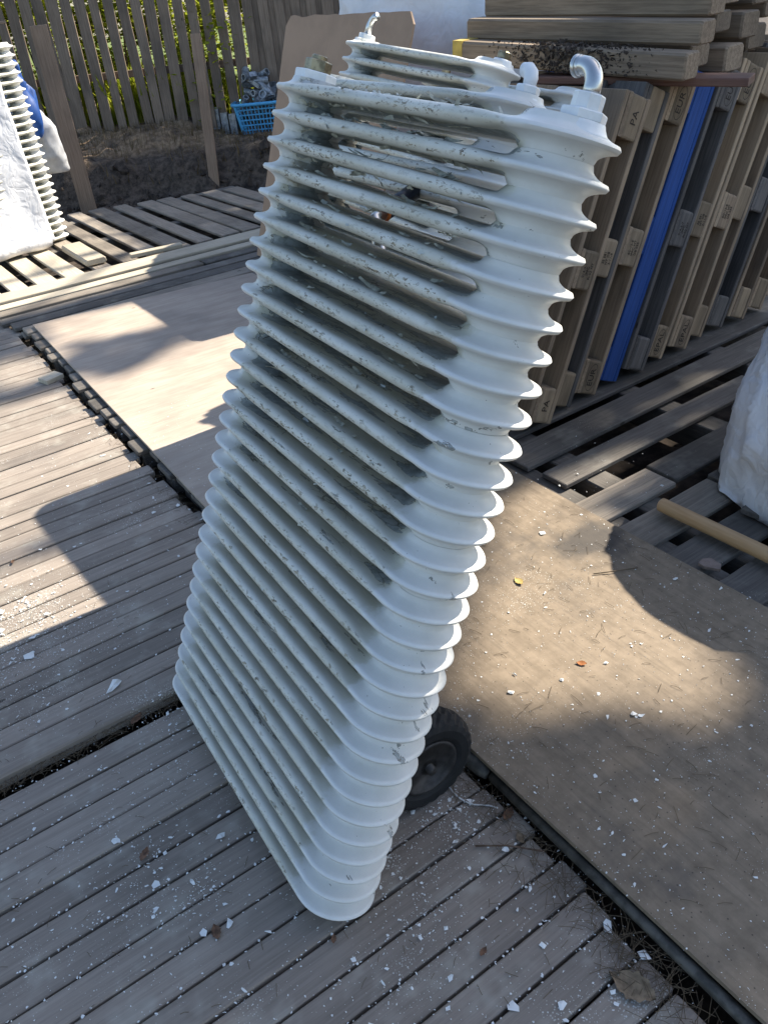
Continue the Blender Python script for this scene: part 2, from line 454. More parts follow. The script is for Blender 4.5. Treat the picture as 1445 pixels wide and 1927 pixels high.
def make_ground():
    vs, fs = [], []
    nx, ny = 150, 90
    for j in range(ny + 1):
        for i in range(nx + 1):
            a = -2.6 + 6.0 * i / nx
            b = -2.2 + 3.4 * j / ny
            p = FO + FE * a + FN * b
            vs.append((p.x, p.y, bank_z(p)))
    for j in range(ny):
        for i in range(nx):
            k = j * (nx + 1) + i
            fs.append((k, k + 1, k + nx + 2, k + nx + 1))
    me = bpy.data.meshes.new("dirt_bank")
    me.from_pydata(vs, [], fs)
    me.polygons.foreach_set("use_smooth", [True] * len(fs))
    s = NT("soil with dry grass")
    geo = s.n("NewGeometry").outputs["Position"]
    z = s.n("SeparateXYZ", {0: geo}).outputs[2]
    n1 = s.noise(geo, 16.0, 7.0, 0.7)
    c = s.mix(s.step(n1, 0.35, 0.65), (0.045, 0.034, 0.027), (0.14, 0.105, 0.08))
    dry = s.math('MULTIPLY', s.step(z, 0.26, 0.36), s.step(s.noise(geo, 5.0, 4.0), 0.3, 0.55))
    c = s.mix(dry, c, s.mix(s.step(n1, 0.35, 0.65), (0.19, 0.125, 0.075), (0.38, 0.265, 0.165)))
    link("dirt_bank", me, s.finish(c, 0.95, height=n1, bump=1.0, dist=0.03))["kind"] = "structure"
make_ground()
b = MB()
b.add([(-60, -60, -0.17), (60, -60, -0.17), (60, 60, -0.17), (-60, 60, -0.17)], [(0, 1, 2, 3)])
g = b.build("ground", SOIL)
tag(g, kind="structure")

# ---------------------------------------------------------------- near deck: narrow boards along X
deck = tag(empty("deck"), kind="structure")
y = 1.6655
k = 0
while y > -0.5:
    x1 = 0.775 + random.uniform(-0.03, 0.012)
    dz = random.uniform(-0.003, 0.003)
    plank("plank", deck, (-1.6, y - 0.0397, dz), (x1, y - 0.0397 + random.uniform(-0.002, 0.002), dz + random.uniform(-0.002, 0.002)), 0.0735 - random.uniform(0, 0.002), 0.024, DECK, 0.003)
    y -= 0.0794
    k += 1
y = 1.706
plank("plank", deck, (-1.6, 1.754, 0.022), (0.74, 1.754, 0.022), 0.092, 0.045, DECK, 0.006)
y = 1.803
while y < 5.95:
    x1 = 0.715 + random.uniform(-0.025, 0.012) + (0.02 if y < 2.6 else 0)
    dz = 0.018 + random.uniform(-0.003, 0.002)
    plank("plank", deck, (-1.2, y + 0.0397, dz), (x1, y + 0.0397, dz + random.uniform(-0.002, 0.002)), 0.0745 - random.uniform(0, 0.002), 0.024, DECK, 0.003)
    y += 0.0794
for x in (-1.2, -0.4, 0.4):
    plank("joist", deck, (x, -0.6, -0.024), (x, 5.9, -0.012), 0.045, 0.12, DARKP, 0.003)

# ---------------------------------------------------------------- floor of pallets under and beyond the plywood
pf = tag(empty("pallet_floor"), kind="structure")
y = 2.35
while y < 4.95:                                   # board ends poking out beneath the plywood
    wd = random.choice((0.095, 0.1, 0.14, 0.12))
    x0 = 0.738 + random.uniform(-0.03, 0.015)
    plank("plank", pf, (x0, y + wd / 2, 0.056 + random.uniform(-0.006, 0)), (2.25, y + wd / 2, 0.056), wd - 0.012, 0.022, FLOORP if y > 4.3 else DARKP, 0.004, var=int(y * 10) % 3)
    b_ = MB(); b_.box((0, 0, 0), (0.1, wd - 0.02, 0.07))
    link("block", b_.mesh("block"), DARKP, pf, (x0 + 0.07, y + wd / 2, -0.004))
    y += wd + 0.018
rows = [(5.03, 0.10, 0.030, FLOORP, 0.72, 3.2), (5.17, 0.12, 0.050, DARKP, 0.70, 2.9), (5.32, 0.11, 0.046, DARKP, 0.66, 3.1),
        (5.445, 0.10, 0.058, FLOORP, 0.66, 2.05), (5.445, 0.10, 0.050, DARKP, 2.07, 3.3), (5.57, 0.10, 0.062, PALE, 0.60, 3.0), (5.735, 0.19, 0.075, PALE, 0.56, 3.1)]
for (yy, wd, z, mt, xa, xb) in rows:
    plank("plank", pf, (xa, yy, z), (xb, yy + random.uniform(-0.01, 0.01), z), wd, 0.022, mt, 0.004)
for i, x in enumerate((0.55, 0.74, 0.93, 1.12, 1.31, 1.52, 1.73, 1.93, 2.13, 2.33, 2.55, 2.72, 2.92, 3.12, 3.32)):
    wd = random.choice((0.12, 0.14, 0.15))
    y0 = 5.86 + 0.02 * math.sin(i * 2.1) + (0.12 if i > 6 else 0)
    plank("plank", pf, (x, y0, 0.05 + random.uniform(-0.004, 0.004)), (x - 0.03, 7.95 - 0.30 * max(0, x - 2.0), 0.052), wd, 0.022, PALE if x < 1.4 else FLOORP, 0.004, var=i % 4)
for yy in (5.95, 6.85, 7.7):
    plank("bearer", pf, (0.4, yy, 0.026), (3.4, yy, 0.026), 0.1, 0.1, DARKP, 0.004)
for x in (0.85, 1.5, 2.15):
    plank("bearer", pf, (x, 4.98, 0.025), (x, 5.85, 0.025), 0.1, 0.1, DARKP, 0.004)
plank("plank", pf, (1.72, 5.93, 0.10), (2.1, 5.88, 0.10), 0.06, 0.03, PALE, 0.004)
blk = plank("plank", pf, (1.50, 6.02, 0.105), (1.50, 6.62, 0.105), 0.155, 0.05, PALE, 0.012)
# right-hand pallets
rp = tag(empty("pallet_floor"), kind="structure")
for i, yy in enumerate((0.30, 0.49, 0.68, 0.87, 1.06, 1.25, 1.44, 1.63)):
    xa = 1.70 + random.uniform(-0.02, 0.02)
    xm = (2.55, 2.28, 2.62, 2.35, 2.18, 2.50, 2.22, 2.12)[i]
    plank("plank", rp, (xa, yy - 0.068, 0.022 + random.uniform(-0.004, 0.006)), (xm, yy - 0.068, 0.022), 0.140, 0.022, DARKP if i not in (6, 7) else FLOORP, 0.004, var=i % 3)
    plank("plank", rp, (xm + 0.012, yy - 0.068 + random.uniform(-0.015, 0.015), 0.024 + random.uniform(-0.004, 0.012)), (4.1, yy - 0.06, 0.03), 0.135, 0.022, DARKP, 0.004, var=i % 3)
plank("plank", rp, (1.82, 1.79, 0.03), (3.0, 1.80, 0.03), 0.12, 0.022, DARKP, 0.004)
plank("plank", rp, (1.80, 1.98, 0.034), (4.2, 2.03, 0.034), 0.15, 0.022, DARKP, 0.004)
plank("plank", rp, (1.80, 2.22, 0.030), (4.2, 2.25, 0.030), 0.2, 0.022, DARKP, 0.004)
plank("plank", rp, (1.80, 2.55, 0.030), (4.2, 2.58, 0.030), 0.3, 0.022, DARKP, 0.004)
plank("plank", rp, (1.80, 2.9, 0.030), (4.2, 2.9, 0.030), 0.3, 0.022, DARKP, 0.004)
for x in (1.80, 1.98, 2.6, 3.2, 3.9):
    plank("bearer", rp, (x, 0.1, 0.001), (x, 3.0, 0.004), 0.1, 0.12, DARKP, 0.004)
plank("batten", rp, (2.13, 1.21, 0.088), (2.75, 1.27, 0.09), 0.07, 0.03, DARKP, 0.006)
plank("batten", rp, (2.10, 1.19, 0.057), (2.75, 1.25, 0.059), 0.07, 0.022, DARKP, 0.004)

# plywood sheets
def sheet(name, pts, z, t, mat):
    b = MB()
    n = len(pts)
    vs = [(x, y, z) for x, y in pts] + [(x, y, z - t) for x, y in pts]
    b.add(vs, [tuple(range(n)), tuple(range(2 * n - 1, n - 1, -1))] + [(i, i + n, (i + 1) % n + n, (i + 1) % n) for i in range(n)])
    me = b.mesh(name)
    bm = bmesh.new(); bm.from_mesh(me); bmesh.ops.recalc_face_normals(bm, faces=bm.faces); bm.to_mesh(me); bm.free()
    return link(name, me, mat)
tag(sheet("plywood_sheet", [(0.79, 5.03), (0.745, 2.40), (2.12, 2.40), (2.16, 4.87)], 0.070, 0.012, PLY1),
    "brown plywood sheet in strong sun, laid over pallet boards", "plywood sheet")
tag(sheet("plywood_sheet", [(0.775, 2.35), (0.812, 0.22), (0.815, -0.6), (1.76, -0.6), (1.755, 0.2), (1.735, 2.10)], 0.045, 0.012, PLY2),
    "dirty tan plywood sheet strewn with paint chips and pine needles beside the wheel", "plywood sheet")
for yy in (-0.3, 0.6, 1.5, 2.2):
    plank("bearer", rp, (0.86, yy, 0.0325), (1.7, yy, 0.0325), 0.09, 0.1, DARKP, 0.004)
b = MB()
b.tube([(0.785, 1.75, 0.012), (0.79, 1.2, 0.012), (0.795, 0.99, 0.012), (0.796, 0.965, 0.010)], [0.02, 0.02, 0.02, 0.012], 12)
tag(b.build("dark_pole", DARKPIPE, smooth=True), "dirty grey round pole with rounded end lying along plywood edge next to tyre", "pole")
b = MB()
b.tube([(0.800, 0.955, 0.014), (0.803, 0.5, 0.014), (0.803, -0.3, 0.014)], 0.013, 10)
tag(b.build("dark_batten", DARKPIPE, smooth=True), "thin dark batten tucked under plywood edge", "batten")

# ---------------------------------------------------------------- cast-iron radiators
RA, RR, RP = 0.4343, 0.0872, 0.0503
def section_mesh(capped):
    hub, tipn = 0.056, 0.0022
    P2 = RP / 2 - (0.0002 if capped else -0.0005)
    hx = RA - RR
    fm = R(66)
    def hprof(rho):
        if rho <= hub:
            return P2
        q = min((rho - hub) / (RR - hub), 1.0)
        if rho > RR:
            return 0.0
        ph = math.acos(1 - q * (1 - math.cos(fm)))
        return P2 - (P2 - tipn) * math.sin(ph) / math.sin(fm)
    def lprof(d, x):
        k = min(max((hx + 0.02 - abs(x)) / 0.13, 0.0), 1.0)
        k = k * k * (3 - 2 * k)
        bl = 0.0112 * math.sqrt(max(0.0, 1 - (1 - min(d / 0.013, 1.0)) ** 2)) + 0.0022 * min(d / 0.06, 1.0)
        return (1 - k) * lsharp(d) + k * max(bl, 0.0012)
    def lsharp(d):
        q = min(d / 0.052, 1.0)
        return tipn + 0.0108 * q * q * (3 - 2 * q) * 0.6 + 0.0108 * 0.4 * q
    st = [0, 0.012, 0.024, 0.035, 0.044, 0.050, 0.055, 0.060, 0.065, 0.070, 0.076, 0.083, 0.092, 0.115, 0.16, 0.24]
    xs = [hx - t for t in st] + [0.0] + [-(hx - t) for t in st[::-1]]
    ring = []
    na = 22
    for i in range(na):
        th = -math.pi / 2 + math.pi * i / na
        ring.append((hx, math.cos(th), math.sin(th)))
    for x in xs[:-1]:
        ring.append((x, 0.0, 1.0))
    for i in range(na):
        th = math.pi / 2 + math.pi * i / na
        ring.append((-hx, math.cos(th), math.sin(th)))
    for x in xs[::-1][:-1]:
        ring.append((x, 0.0, -1.0))
    ds = [0.0, 0.0010, 0.003, 0.007, 0.012, 0.017, 0.022, 0.026, 0.0285, 0.0312, 0.0335, 0.036, 0.040, 0.045, 0.051, 0.058, 0.066, 0.075, RR]
    n = len(ring)
    vs, ed, fs = [], [], []
    for sgn in (1, -1):
        for d in ds:
            for (mx, nx, ny) in ring:
                px, py = mx + nx * (RR - d), ny * (RR - d)
                rho = math.hypot(abs(px) - hx, py)
                if d == 0:
                    z = 0.0
                else:
                    a_, b_ = lprof(d, px), hprof(rho) if abs(px) > hx - RR else 0.0
                    kk = 0.009
                    hh = max(kk - abs(a_ - b_), 0) / kk
                    z = min(max(a_, b_) + hh * hh * kk * 0.25, P2)
                    if d == 0.0010:
                        z = tipn * 0.75 if abs(px) > hx else max(tipn * 0.75, a_)
                vs.append((px, py, sgn * z))
                ed.append(d)
    nd = len(ds)
    for s_ in range(2):
        o = s_ * nd * n
        for j in range(nd - 1):
            for k in range(n):
                k2 = (k + 1) % n
                q = (o + j * n + k, o + j * n + k2, o + (j + 1) * n + k2, o + (j + 1) * n + k)
                fs.append(q if s_ == 0 else q[::-1])
    if not capped:                                # joint faces inside the stack are not needed
        fs = [f for f in fs if not all(abs(abs(vs[i][2]) - P2) < 1e-6 for i in f)]
    me = bpy.data.meshes.new("radiator_section")
    me.from_pydata(vs, [], fs)
    at = me.attributes.new("edge", 'FLOAT', 'POINT')
    at.data.foreach_set("value", ed)
    bm = bmesh.new(); bm.from_mesh(me)
    bmesh.ops.remove_doubles(bm, verts=bm.verts, dist=1e-5)
    bmesh.ops.recalc_face_normals(bm, faces=bm.faces)
    bm.to_mesh(me); bm.free()
    me.polygons.foreach_set("use_smooth", [True] * len(me.polygons))
    if capped:
        me.set_sharp_from_angle(angle=R(60))
    me.materials.append(RPAINT)
    return me
SEC = section_mesh(False)
SECTOP = section_mesh(True)
HX = RA - RR

def frame(u, w_):
    u = Vector(u).normalized()
    w_ = Vector(w_)
    w_ = (w_ - u * w_.dot(u)).normalized()
    y = w_.cross(u)
    return Matrix((u, y, w_)).transposed()

def hexnut(b, o, r, h0, h1, ax=(0, 0, 1), seg=6, cham=0.003):
    b.lathe([(r - cham, h0), (r, h0 + cham), (r, h1 - cham), (r - cham, h1)], o, ax, seg)

def curl(b, p, n, t, ln, wd, k):
    """a lifted flake of paint at p, normal n, along t."""
    s_ = n.cross(t).normalized()
    vs = []
    for i in range(4):
        q = i / 3
        lift = n * (k * q * q * ln)
        c = p + t * (ln * q) * (1 - 0.25 * k * q) + lift
        ww = wd * (0.5 + random.uniform(-0.22, 0.22)) * (1 - 0.4 * q)
        vs += [c - s_ * ww + n * random.uniform(0, 0.002), c + s_ * ww + n * random.uniform(0, 0.002)]
    b.add(vs, [(2 * i, 2 * i + 1, 2 * i + 3, 2 * i + 2) for i in range(3)])

def radiator(base, u, w_, n, label, flakes=0, pitch=RP):
    """base: centre of the bottom section; sections stack along w_."""
    root = empty("radiator", base, frame(u, w_))
    tag(root, label, "radiator")
    for i in range(n):
        o = link("section", SECTOP if i in (0, n - 1) else SEC, None, root, (random.uniform(-0.0007, 0.0007), random.uniform(-0.0006, 0.0006), pitch * i), Matrix.Rotation(R(random.uniform(-0.12, 0.12)), 3, 'Y'))
        if pitch != RP:
            o.scale = (1, 1, pitch / RP)
    if flakes:
        b = MB()
        for _ in range(flakes):
            i = random.choice(range(n)) if random.random() < 0.6 else random.choice(range(n - 12, n))
            x = random.uniform(-0.26, 0.27)
            d = random.choice((0.002, 0.004, 0.03, 0.045, 0.055))
            yy = -(RR - d)
            z = pitch * i + random.choice((-1, 1)) * (0.002 + 0.22 * d)
            nn = Vector((0, -1, 0.4 if z > pitch * i else -0.5)).normalized()
            tt = Vector((random.choice((-1, 1)), random.uniform(-0.3, 0.1), random.uniform(-0.5, 0.5))).normalized()
            curl(b, Vector((x, yy, z)), nn, tt, random.uniform(0.005, 0.02), random.uniform(0.003, 0.009), random.uniform(0.1, 0.5))
        for _ in range(26):                       # shreds on the top rib
            x = random.uniform(-0.15, 0.3)
            curl(b, Vector((x, -RR + random.uniform(0.0, 0.05), pitch * (n - 1) + 0.006)), Vector((0, -0.3, 1)).normalized(),
                 Vector((random.choice((-1, 1)), random.uniform(-0.4, 0.4), 0)).normalized(), random.uniform(0.01, 0.03), random.uniform(0.004, 0.011), random.uniform(0.1, 0.6))
        fl = b.build("paint_flakes", FLAKEM, root)
        fl["kind"] = "stuff"
        b = MB()
        for _ in range(150):                      # long lifted strips along the slots of the upper sections
            i = n - 1 - min(int(abs(random.gauss(0, 5.5))), n - 2)
            x = random.uniform(-0.24, 0.25)
            d = random.uniform(0.016, 0.04)
            sg = random.choice((-1, 1, 1))
            z = pitch * i + sg * 0.0135
            nn = Vector((0, -0.75, sg)).normalized()
            tt = Vector((random.choice((-1, 1)), random.uniform(-0.15, 0.15), 0)).normalized()
            curl(b, Vector((x, -(RR - d), z)), nn, tt, random.uniform(0.012, 0.055), random.uniform(0.003, 0.010), random.uniform(0.05, 0.3))
        fl = b.build("lifted_paint_strips", FLAKEM2, root)
        fl["kind"] = "stuff"
    return root
def top_at(n, pitch=RP):
    return pitch * (n - 1) + RP / 2 - 0.001

U1 = (-0.0311, -0.9991, -0.0289)
W1 = (0.368, -0.038, 0.929)
B1 = Vector((0.367, 1.2882, 0.0423))
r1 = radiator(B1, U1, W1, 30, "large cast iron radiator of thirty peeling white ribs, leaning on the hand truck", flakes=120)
zt = top_at(30)
def neck(root, x, zt_, r_, h_, par=None):
    b = MB()
    b.lathe([(r_ + 0.016, -0.019), (r_ + 0.008, -0.012), (r_ + 0.003, h_ - 0.005), (r_ + 0.001, h_), (r_ - 0.004, h_ + 0.001)], (x, 0, zt_), seg=32)
    return b.build("neck", WHITEP, root, smooth=True)
NX = HX + 0.030
neck(r1, -NX, zt, 0.038, 0.001); neck(r1, NX, zt, 0.032, 0.001)
b = MB(); hexnut(b, (-NX, 0, zt), 0.042, 0.0005, 0.018, cham=0.002)
b.build("bushing", WHITEP, r1)
b = MB(); hexnut(b, (-NX + 0.002, 0, zt), 0.027, 0.0175, 0.040, cham=0.002); b.lathe([(0.016, 0.039), (0.016, 0.047), (0.013, 0.049)], (-NX + 0.002, 0, zt), seg=18)
b.build("plug", BRASS, r1)
b = MB(); hexnut(b, (NX, 0, zt), 0.0335, 0.0005, 0.014, cham=0.002); b.build("bushing", WHITEP, r1)
b = MB(); b.lathe([(0.0205, 0.013), (0.022, 0.015), (0.022, 0.033), (0.0205, 0.035)], (NX, 0, zt), seg=8)
b.build("union_nut", WHITEP, r1)
b = MB()
z0 = zt + 0.042
pts = [(NX, 0, zt + 0.03), (NX, 0, z0)]
for i in range(1, 12):
    th = R(100) * i / 11
    pts.append((NX - 0.026 + 0.026 * math.cos(th), 0, z0 + 0.026 * math.sin(th)))
e0 = Vector(pts[-1]); dd = (Vector(pts[-1]) - Vector(pts[-2])).normalized()
pts.append(e0 + dd * 0.010)
b.tube(pts, 0.0122, 20)
el = b.build("elbow", CHROME, r1, smooth=True)
b = MB()
for k_, (q, rr_) in enumerate(((0.002, 0.0135), (0.008, 0.0148))):
    b.lathe([(rr_ - 0.002, q - 0.003), (rr_, q - 0.0015), (rr_, q + 0.0015), (rr_ - 0.002, q + 0.003)], e0, dd, 20)
b.build("collar", CHROME, el, smooth=True)

# radiators standing behind, all leaning the same way
def behind(topL, topR, n, label):
    tl, tr = Vector(topL), Vector(topR)
    u = (tr - tl).normalized()
    c = (tl + tr) / 2
    m = frame(u, W1)
    return radiator(c - m @ Vector((0, 0, RP * (n - 1))), u, W1, n, label)
r2 = behind((1.285, 2.155, 1.352), (1.247, 1.292, 1.350), 27, "white cast iron radiator with white elbow valve, standing close behind the large peeling one")
zt2 = top_at(27)
neck(r2, NX, zt2, 0.024, 0.001)
b = MB(); hexnut(b, (NX, 0, zt2), 0.025, 0.0005, 0.017); b.build("bushing", WHITEP, r2)
b = MB(); b.tube([(NX, 0, zt2 + 0.016), (NX, 0, zt2 + 0.030), (NX - 0.004, 0, zt2 + 0.040), (NX - 0.012, 0, zt2 + 0.046), (NX - 0.026, 0, zt2 + 0.045)], [0.013, 0.0145, 0.0145, 0.014, 0.014], 16)
b.build("elbow_valve", WPLAS, r2, smooth=True)
b = MB(); b.tube([(HX + 0.06, 0.05, zt2 - 0.085), (HX + 0.088, 0.105, zt2 - 0.03)], 0.008, 10)
stem = b.build("valve_stem", BRASS, r2)
b = MB()
ax_ = Vector((0.1, 0.0, 1)).normalized()
b.lathe([(0.019, -0.03), (0.021, -0.024), (0.021, 0.02), (0.017, 0.03), (0.010, 0.034)], (HX + 0.088, 0.105, zt2 - 0.01), ax_, 28,
        rmod=lambda j, k: (-0.0022 if (k % 2 == 0 and j in (1, 2)) else 0))
b.build("thermostat_head", WPLAS, stem)
r3 = behind((1.862, 2.911, 1.386), (1.846, 2.030, 1.320), 27, "white radiator with chrome elbow and brass plug, in front of the brown board")
zt3 = top_at(27)
neck(r3, -NX, zt3, 0.026, 0.001); neck(r3, NX, zt3, 0.026, 0.008)
b = MB(); hexnut(b, (-NX, 0, zt3), 0.030, 0.0005, 0.022); b.build("bushing", WHITEP, r3)
b = MB(); b.tube([(-NX, 0, zt3 + 0.02), (-NX, 0, zt3 + 0.050), (-NX + 0.008, 0, zt3 + 0.066), (-NX + 0.022, 0, zt3 + 0.078), (-NX + 0.034, 0, zt3 + 0.082)], [0.014, 0.0125, 0.012, 0.012, 0.0135], 14)
b.build("elbow", CHROME, r3, smooth=True)
b = MB(); hexnut(b, (NX, 0, zt3), 0.021, 0.008, 0.030, seg=10); b.build("plug", BRASS, r3)
r5 = behind((2.19, 2.905, 1.215), (2.19, 2.036, 1.20), 23, "lower white radiator behind the brass plugged one, showing only its valves")
zt5 = top_at(23)
for xx in (-HX, -0.08, 0.0):
    b = MB(); hexnut(b, (xx, 0, zt5 - (0 if xx == -HX else 0.02)), 0.02, 0.0, 0.045 if xx != -HX else 0.02, seg=10)
    b.build("valve", WHITEP, r5)
    b = MB(); hexnut(b, (xx, 0, zt5), 0.017, 0.02 if xx == -HX else 0.028, 0.045 if xx == -HX else 0.055, seg=8); b.build("plug", BRASS, r5)

# radiator at the left under the white cloth, upright
U4 = Vector((0.93, 0.37, 0)).normalized()
r4 = radiator(Vector((1.60, 7.1, 0.082)) - U4 * RA, U4, (0.0, 0.0, 1.0), 25, "upright cream radiator in full sun, half hidden by white cloth", pitch=0.0553)

# ---------------------------------------------------------------- hand truck behind the big radiator
F1 = frame(U1, W1)
def L2W(p):
    return B1 + F1 @ Vector(p)
RIMM = plain("dull grey rim", (0.055, 0.05, 0.048), 0.6, metal=0.3, var=0.3, scale=40)
ht = empty("hand_truck", (0.66, 1.26, 0.0))
tag(ht, "hand truck with black tyres carrying the large peeling radiator", "hand truck")
def ht_build(b, name, mat, smooth=False, parent=None):
    b.v = [tuple(Vector(p) - Vector((0.66, 1.26, 0.0))) for p in b.v]
    return b.build(name, mat, parent or ht, smooth)
WC = Vector((0.650, 1.022, 0.128))
UA = Vector(U1); UA.z = 0; UA.normalize()
for j, c in enumerate((WC, WC - UA * 0.50)):
    b = MB()
    prof = [(0.070, -0.030), (0.086, -0.038), (0.104, -0.039), (0.117, -0.034), (0.124, -0.024), (0.128, -0.012), (0.129, 0.0), (0.128, 0.012), (0.124, 0.024), (0.117, 0.034), (0.104, 0.039), (0.086, 0.038), (0.070, 0.030)]
    b.lathe(prof, c, UA, 72, rmod=lambda j_, k: (-0.0045 if (3 <= j_ <= 9 and (k + (j_ % 2)) % 3 == 0) else 0.0))
    wh = ht_build(b, "wheel", RUBBER)
    b = MB()
    for sg in (1, -1):
        b.lathe([(0.074, 0.031 * sg), (0.072, 0.037 * sg), (0.066, 0.036 * sg), (0.060, 0.020 * sg), (0.034, 0.012 * sg), (0.030, 0.030 * sg), (0.022, 0.031 * sg)], c, UA, 32)
    ht_build(b, "rim", RIMM, True, wh)
    b = MB(); b.tube([c - UA * 0.05, c + UA * 0.046], 0.011, 12)
    ht_build(b, "hub", RIMM, True, wh)
b = MB(); b.tube([WC - UA * 0.04, WC - UA * 0.46], 0.010, 12); ht_build(b, "axle", STEELR, True)
for sx in (-0.17, 0.17):
    b = MB()
    b.tube([L2W((sx, 0.108, -0.02)), L2W((sx, 0.108, 0.9)), L2W((sx * 0.8, 0.115, 1.06)), L2W((sx * 0.45, 0.13, 1.12))], 0.0125, 12)
    ht_build(b, "rail", STEELR, True)
    b = MB(); b.tube([L2W((sx, 0.11, 0.22)), WC - UA * (0.11 if sx > 0 else 0.39) + Vector((0, 0, 0.0))], 0.009, 8)
    ht_build(b, "strut", STEELR, True)
for zc in (0.12, 0.42, 0.72):
    b = MB(); b.box((0, 0, 0), (0.34, 0.008, 0.05), None)
    b.v = [tuple(L2W(Vector(p) + Vector((0, 0.108, zc)))) for p in b.v]
    ht_build(b, "cross_bar", STEELR)
b = MB(); b.box((0, 0, 0), (0.34, 0.12, 0.006)); b.v = [tuple(L2W(Vector(p) + Vector((0, 0.06, -0.030)))) for p in b.v]
ht_build(b, "toe_plate", STEELR)
ga, gb = Vector((0.965, 1.485, 1.175)), Vector((1.135, 1.545, 1.20))
b = MB(); b.tube([L2W((0.17 * 0.45, 0.13, 1.12)), L2W((-0.10, 0.12, 1.11)), ga + (ga - gb) * 0.05, ga + (gb - ga) * 0.12], 0.0155, 14); ht_build(b, "handle", CHROME, True)
b = MB(); b.tube([ga + (gb - ga) * 0.12, gb], 0.0185, 14); gr = ht_build(b, "grip", BLKGRIP, True)
b = MB(); b.tube([ga + (gb - ga) * 0.10, ga + (gb - ga) * 0.135], 0.0195, 14); ht_build(b, "grip_ring", ORANGE, True, gr)

# ---------------------------------------------------------------- stack of pallets leaning to the right
LEAN = R(22)
PX = Vector((math.sin(LEAN), 0, math.cos(LEAN)))     # pallet length
PY = Vector((0, 1, 0))
PZ = Vector((-math.cos(LEAN), 0, math.sin(LEAN)))    # deck side faces the radiators
PM = Matrix((PX, PY, PZ)).transposed()
def text_mesh(txt, size):
    cu = bpy.data.curves.new("lettering", 'FONT')
    cu.body = txt; cu.size = size; cu.align_x = 'CENTER'; cu.align_y = 'CENTER'; cu.extrude = 0.0004
    cu.resolution_u = 2
    o = bpy.data.objects.new("lettering", cu)
    col.objects.link(o)
    dg = bpy.context.evaluated_depsgraph_get()
    me = bpy.data.meshes.new_from_object(o.evaluated_get(dg))
    bpy.data.objects.remove(o)
    me.materials.clear()
    return me
BRAND = plain("burnt brand", (0.03, 0.02, 0.015), 0.8)
_tm = {}
tx_n = []
def lettering(txt, size):
    if (txt, size) not in _tm:
        me = text_mesh(txt, size)
        me.materials.append(BRAND)
        _tm[(txt, size)] = me
    return _tm[(txt, size)]
def oval_mesh(a, bb, t=0.0022):
    m = MB()
    n = 28
    vs = []
    for k_ in range(n):
        th = 2 * math.pi * k_ / n
        for q in (0, -t):
            vs.append(((a + q) * math.cos(th), (bb + q) * math.sin(th), 0.0004))
    m.add(vs, [(2 * k_, (2 * k_ + 2) % (2 * n), (2 * k_ + 3) % (2 * n), 2 * k_ + 1) for k_ in range(n)])
    return m.mesh("oval")
OVAL = oval_mesh(0.058, 0.030)
OVAL.materials.append(BRAND)
def block_mesh(l, wd, h, mat):
    me = bpy.data.meshes.new("block")
    bm = bmesh.new()
    bmesh.ops.create_cube(bm, size=1.0)
    for v in bm.verts:
        v.co = Vector((v.co.x * l, v.co.y * wd, v.co.z * h))
    bmesh.ops.bevel(bm, geom=[e for e in bm.edges], offset=0.009, segments=2, profile=0.5, affect='EDGES')
    bm.to_mesh(me); bm.free()
    me.materials.append(mat)
    return me
BLK = {m.name: (block_mesh(0.145, 0.145, 0.078, m), block_mesh(0.145, 0.1, 0.078, m)) for m in (BLOCKW, BLUEW, PALLET, PALLET3)}
def pallet(o, name, label, wm, bmats, marks, dy=0.0, back=False):
    root = empty(name, o, PM)
    tag(root, label, "pallet", "pallets standing on end")
    for yy, wd in ((0.0725, 0.145), (0.24, 0.1), (0.40, 0.145), (0.56, 0.1), (0.7275, 0.145)):
        link("deck_board", board_mesh(1.2, wd, 0.022, 0.003, wm, int(yy * 10)), None, root, (0.6, yy, 0.144))
    for xx in (0.0725, 0.6, 1.1275):
        link("stringer_board", board_mesh(0.8, 0.145, 0.022, 0.003, wm, 1), None, root, (xx, 0.4, 0.1218), Matrix.Rotation(R(90), 3, 'Z'))
    for yy, wd in ((0.05, 0.1), (0.40, 0.145), (0.75, 0.1)):
        link("bottom_board", board_mesh(1.2, wd, 0.022, 0.003, wm, 7), None, root, (0.6, yy, 0.022))
    if wm is BLUEW:
        link("side_board", board_mesh(1.2, 0.078, 0.016, 0.003, wm, 3), None, root, (0.6, -0.004, 0.066), Matrix(((1, 0, 0), (0, 0, -1), (0, 1, 0))))
    for ix, xx in enumerate((0.0725, 0.6, 1.1275)):
        for iy, yy in enumerate((0.05, 0.40, 0.75)):
            bl = link("block", BLK[bmats.name][0 if iy == 1 else 1], None, root, (xx, yy, 0.061))
            if iy == 0 and marks and marks[ix]:
                tx = marks[ix]
                # marks face -Y: local x stays along the pallet, local y becomes thickness
                rm = Matrix(((1, 0, 0), (0, 0, -1), (0, 1, 0)))
                if tx == 'stamp':
                    tx_n.append(1)
                    for q, line in enumerate((("6C-12-E", "IPPC HT", "DB 035"), ("014-3-7", "IPPC", "FI-02 HT"), ("SE 581", "HT DB", "3-11-9"))[len(tx_n) % 3]):
                        link("stamp", lettering(line, 0.017), None, bl, (0, -0.0508, 0.018 - 0.018 * q), rm)
                else:
                    if not tx.startswith('PA'):
                        link("stamp", OVAL, None, bl, (0, -0.0508, 0), rm)
                    link("stamp", lettering(tx, 0.042), None, bl, (0, -0.0508, 0), rm)
    return root
step = 0.1475 / math.cos(LEAN)
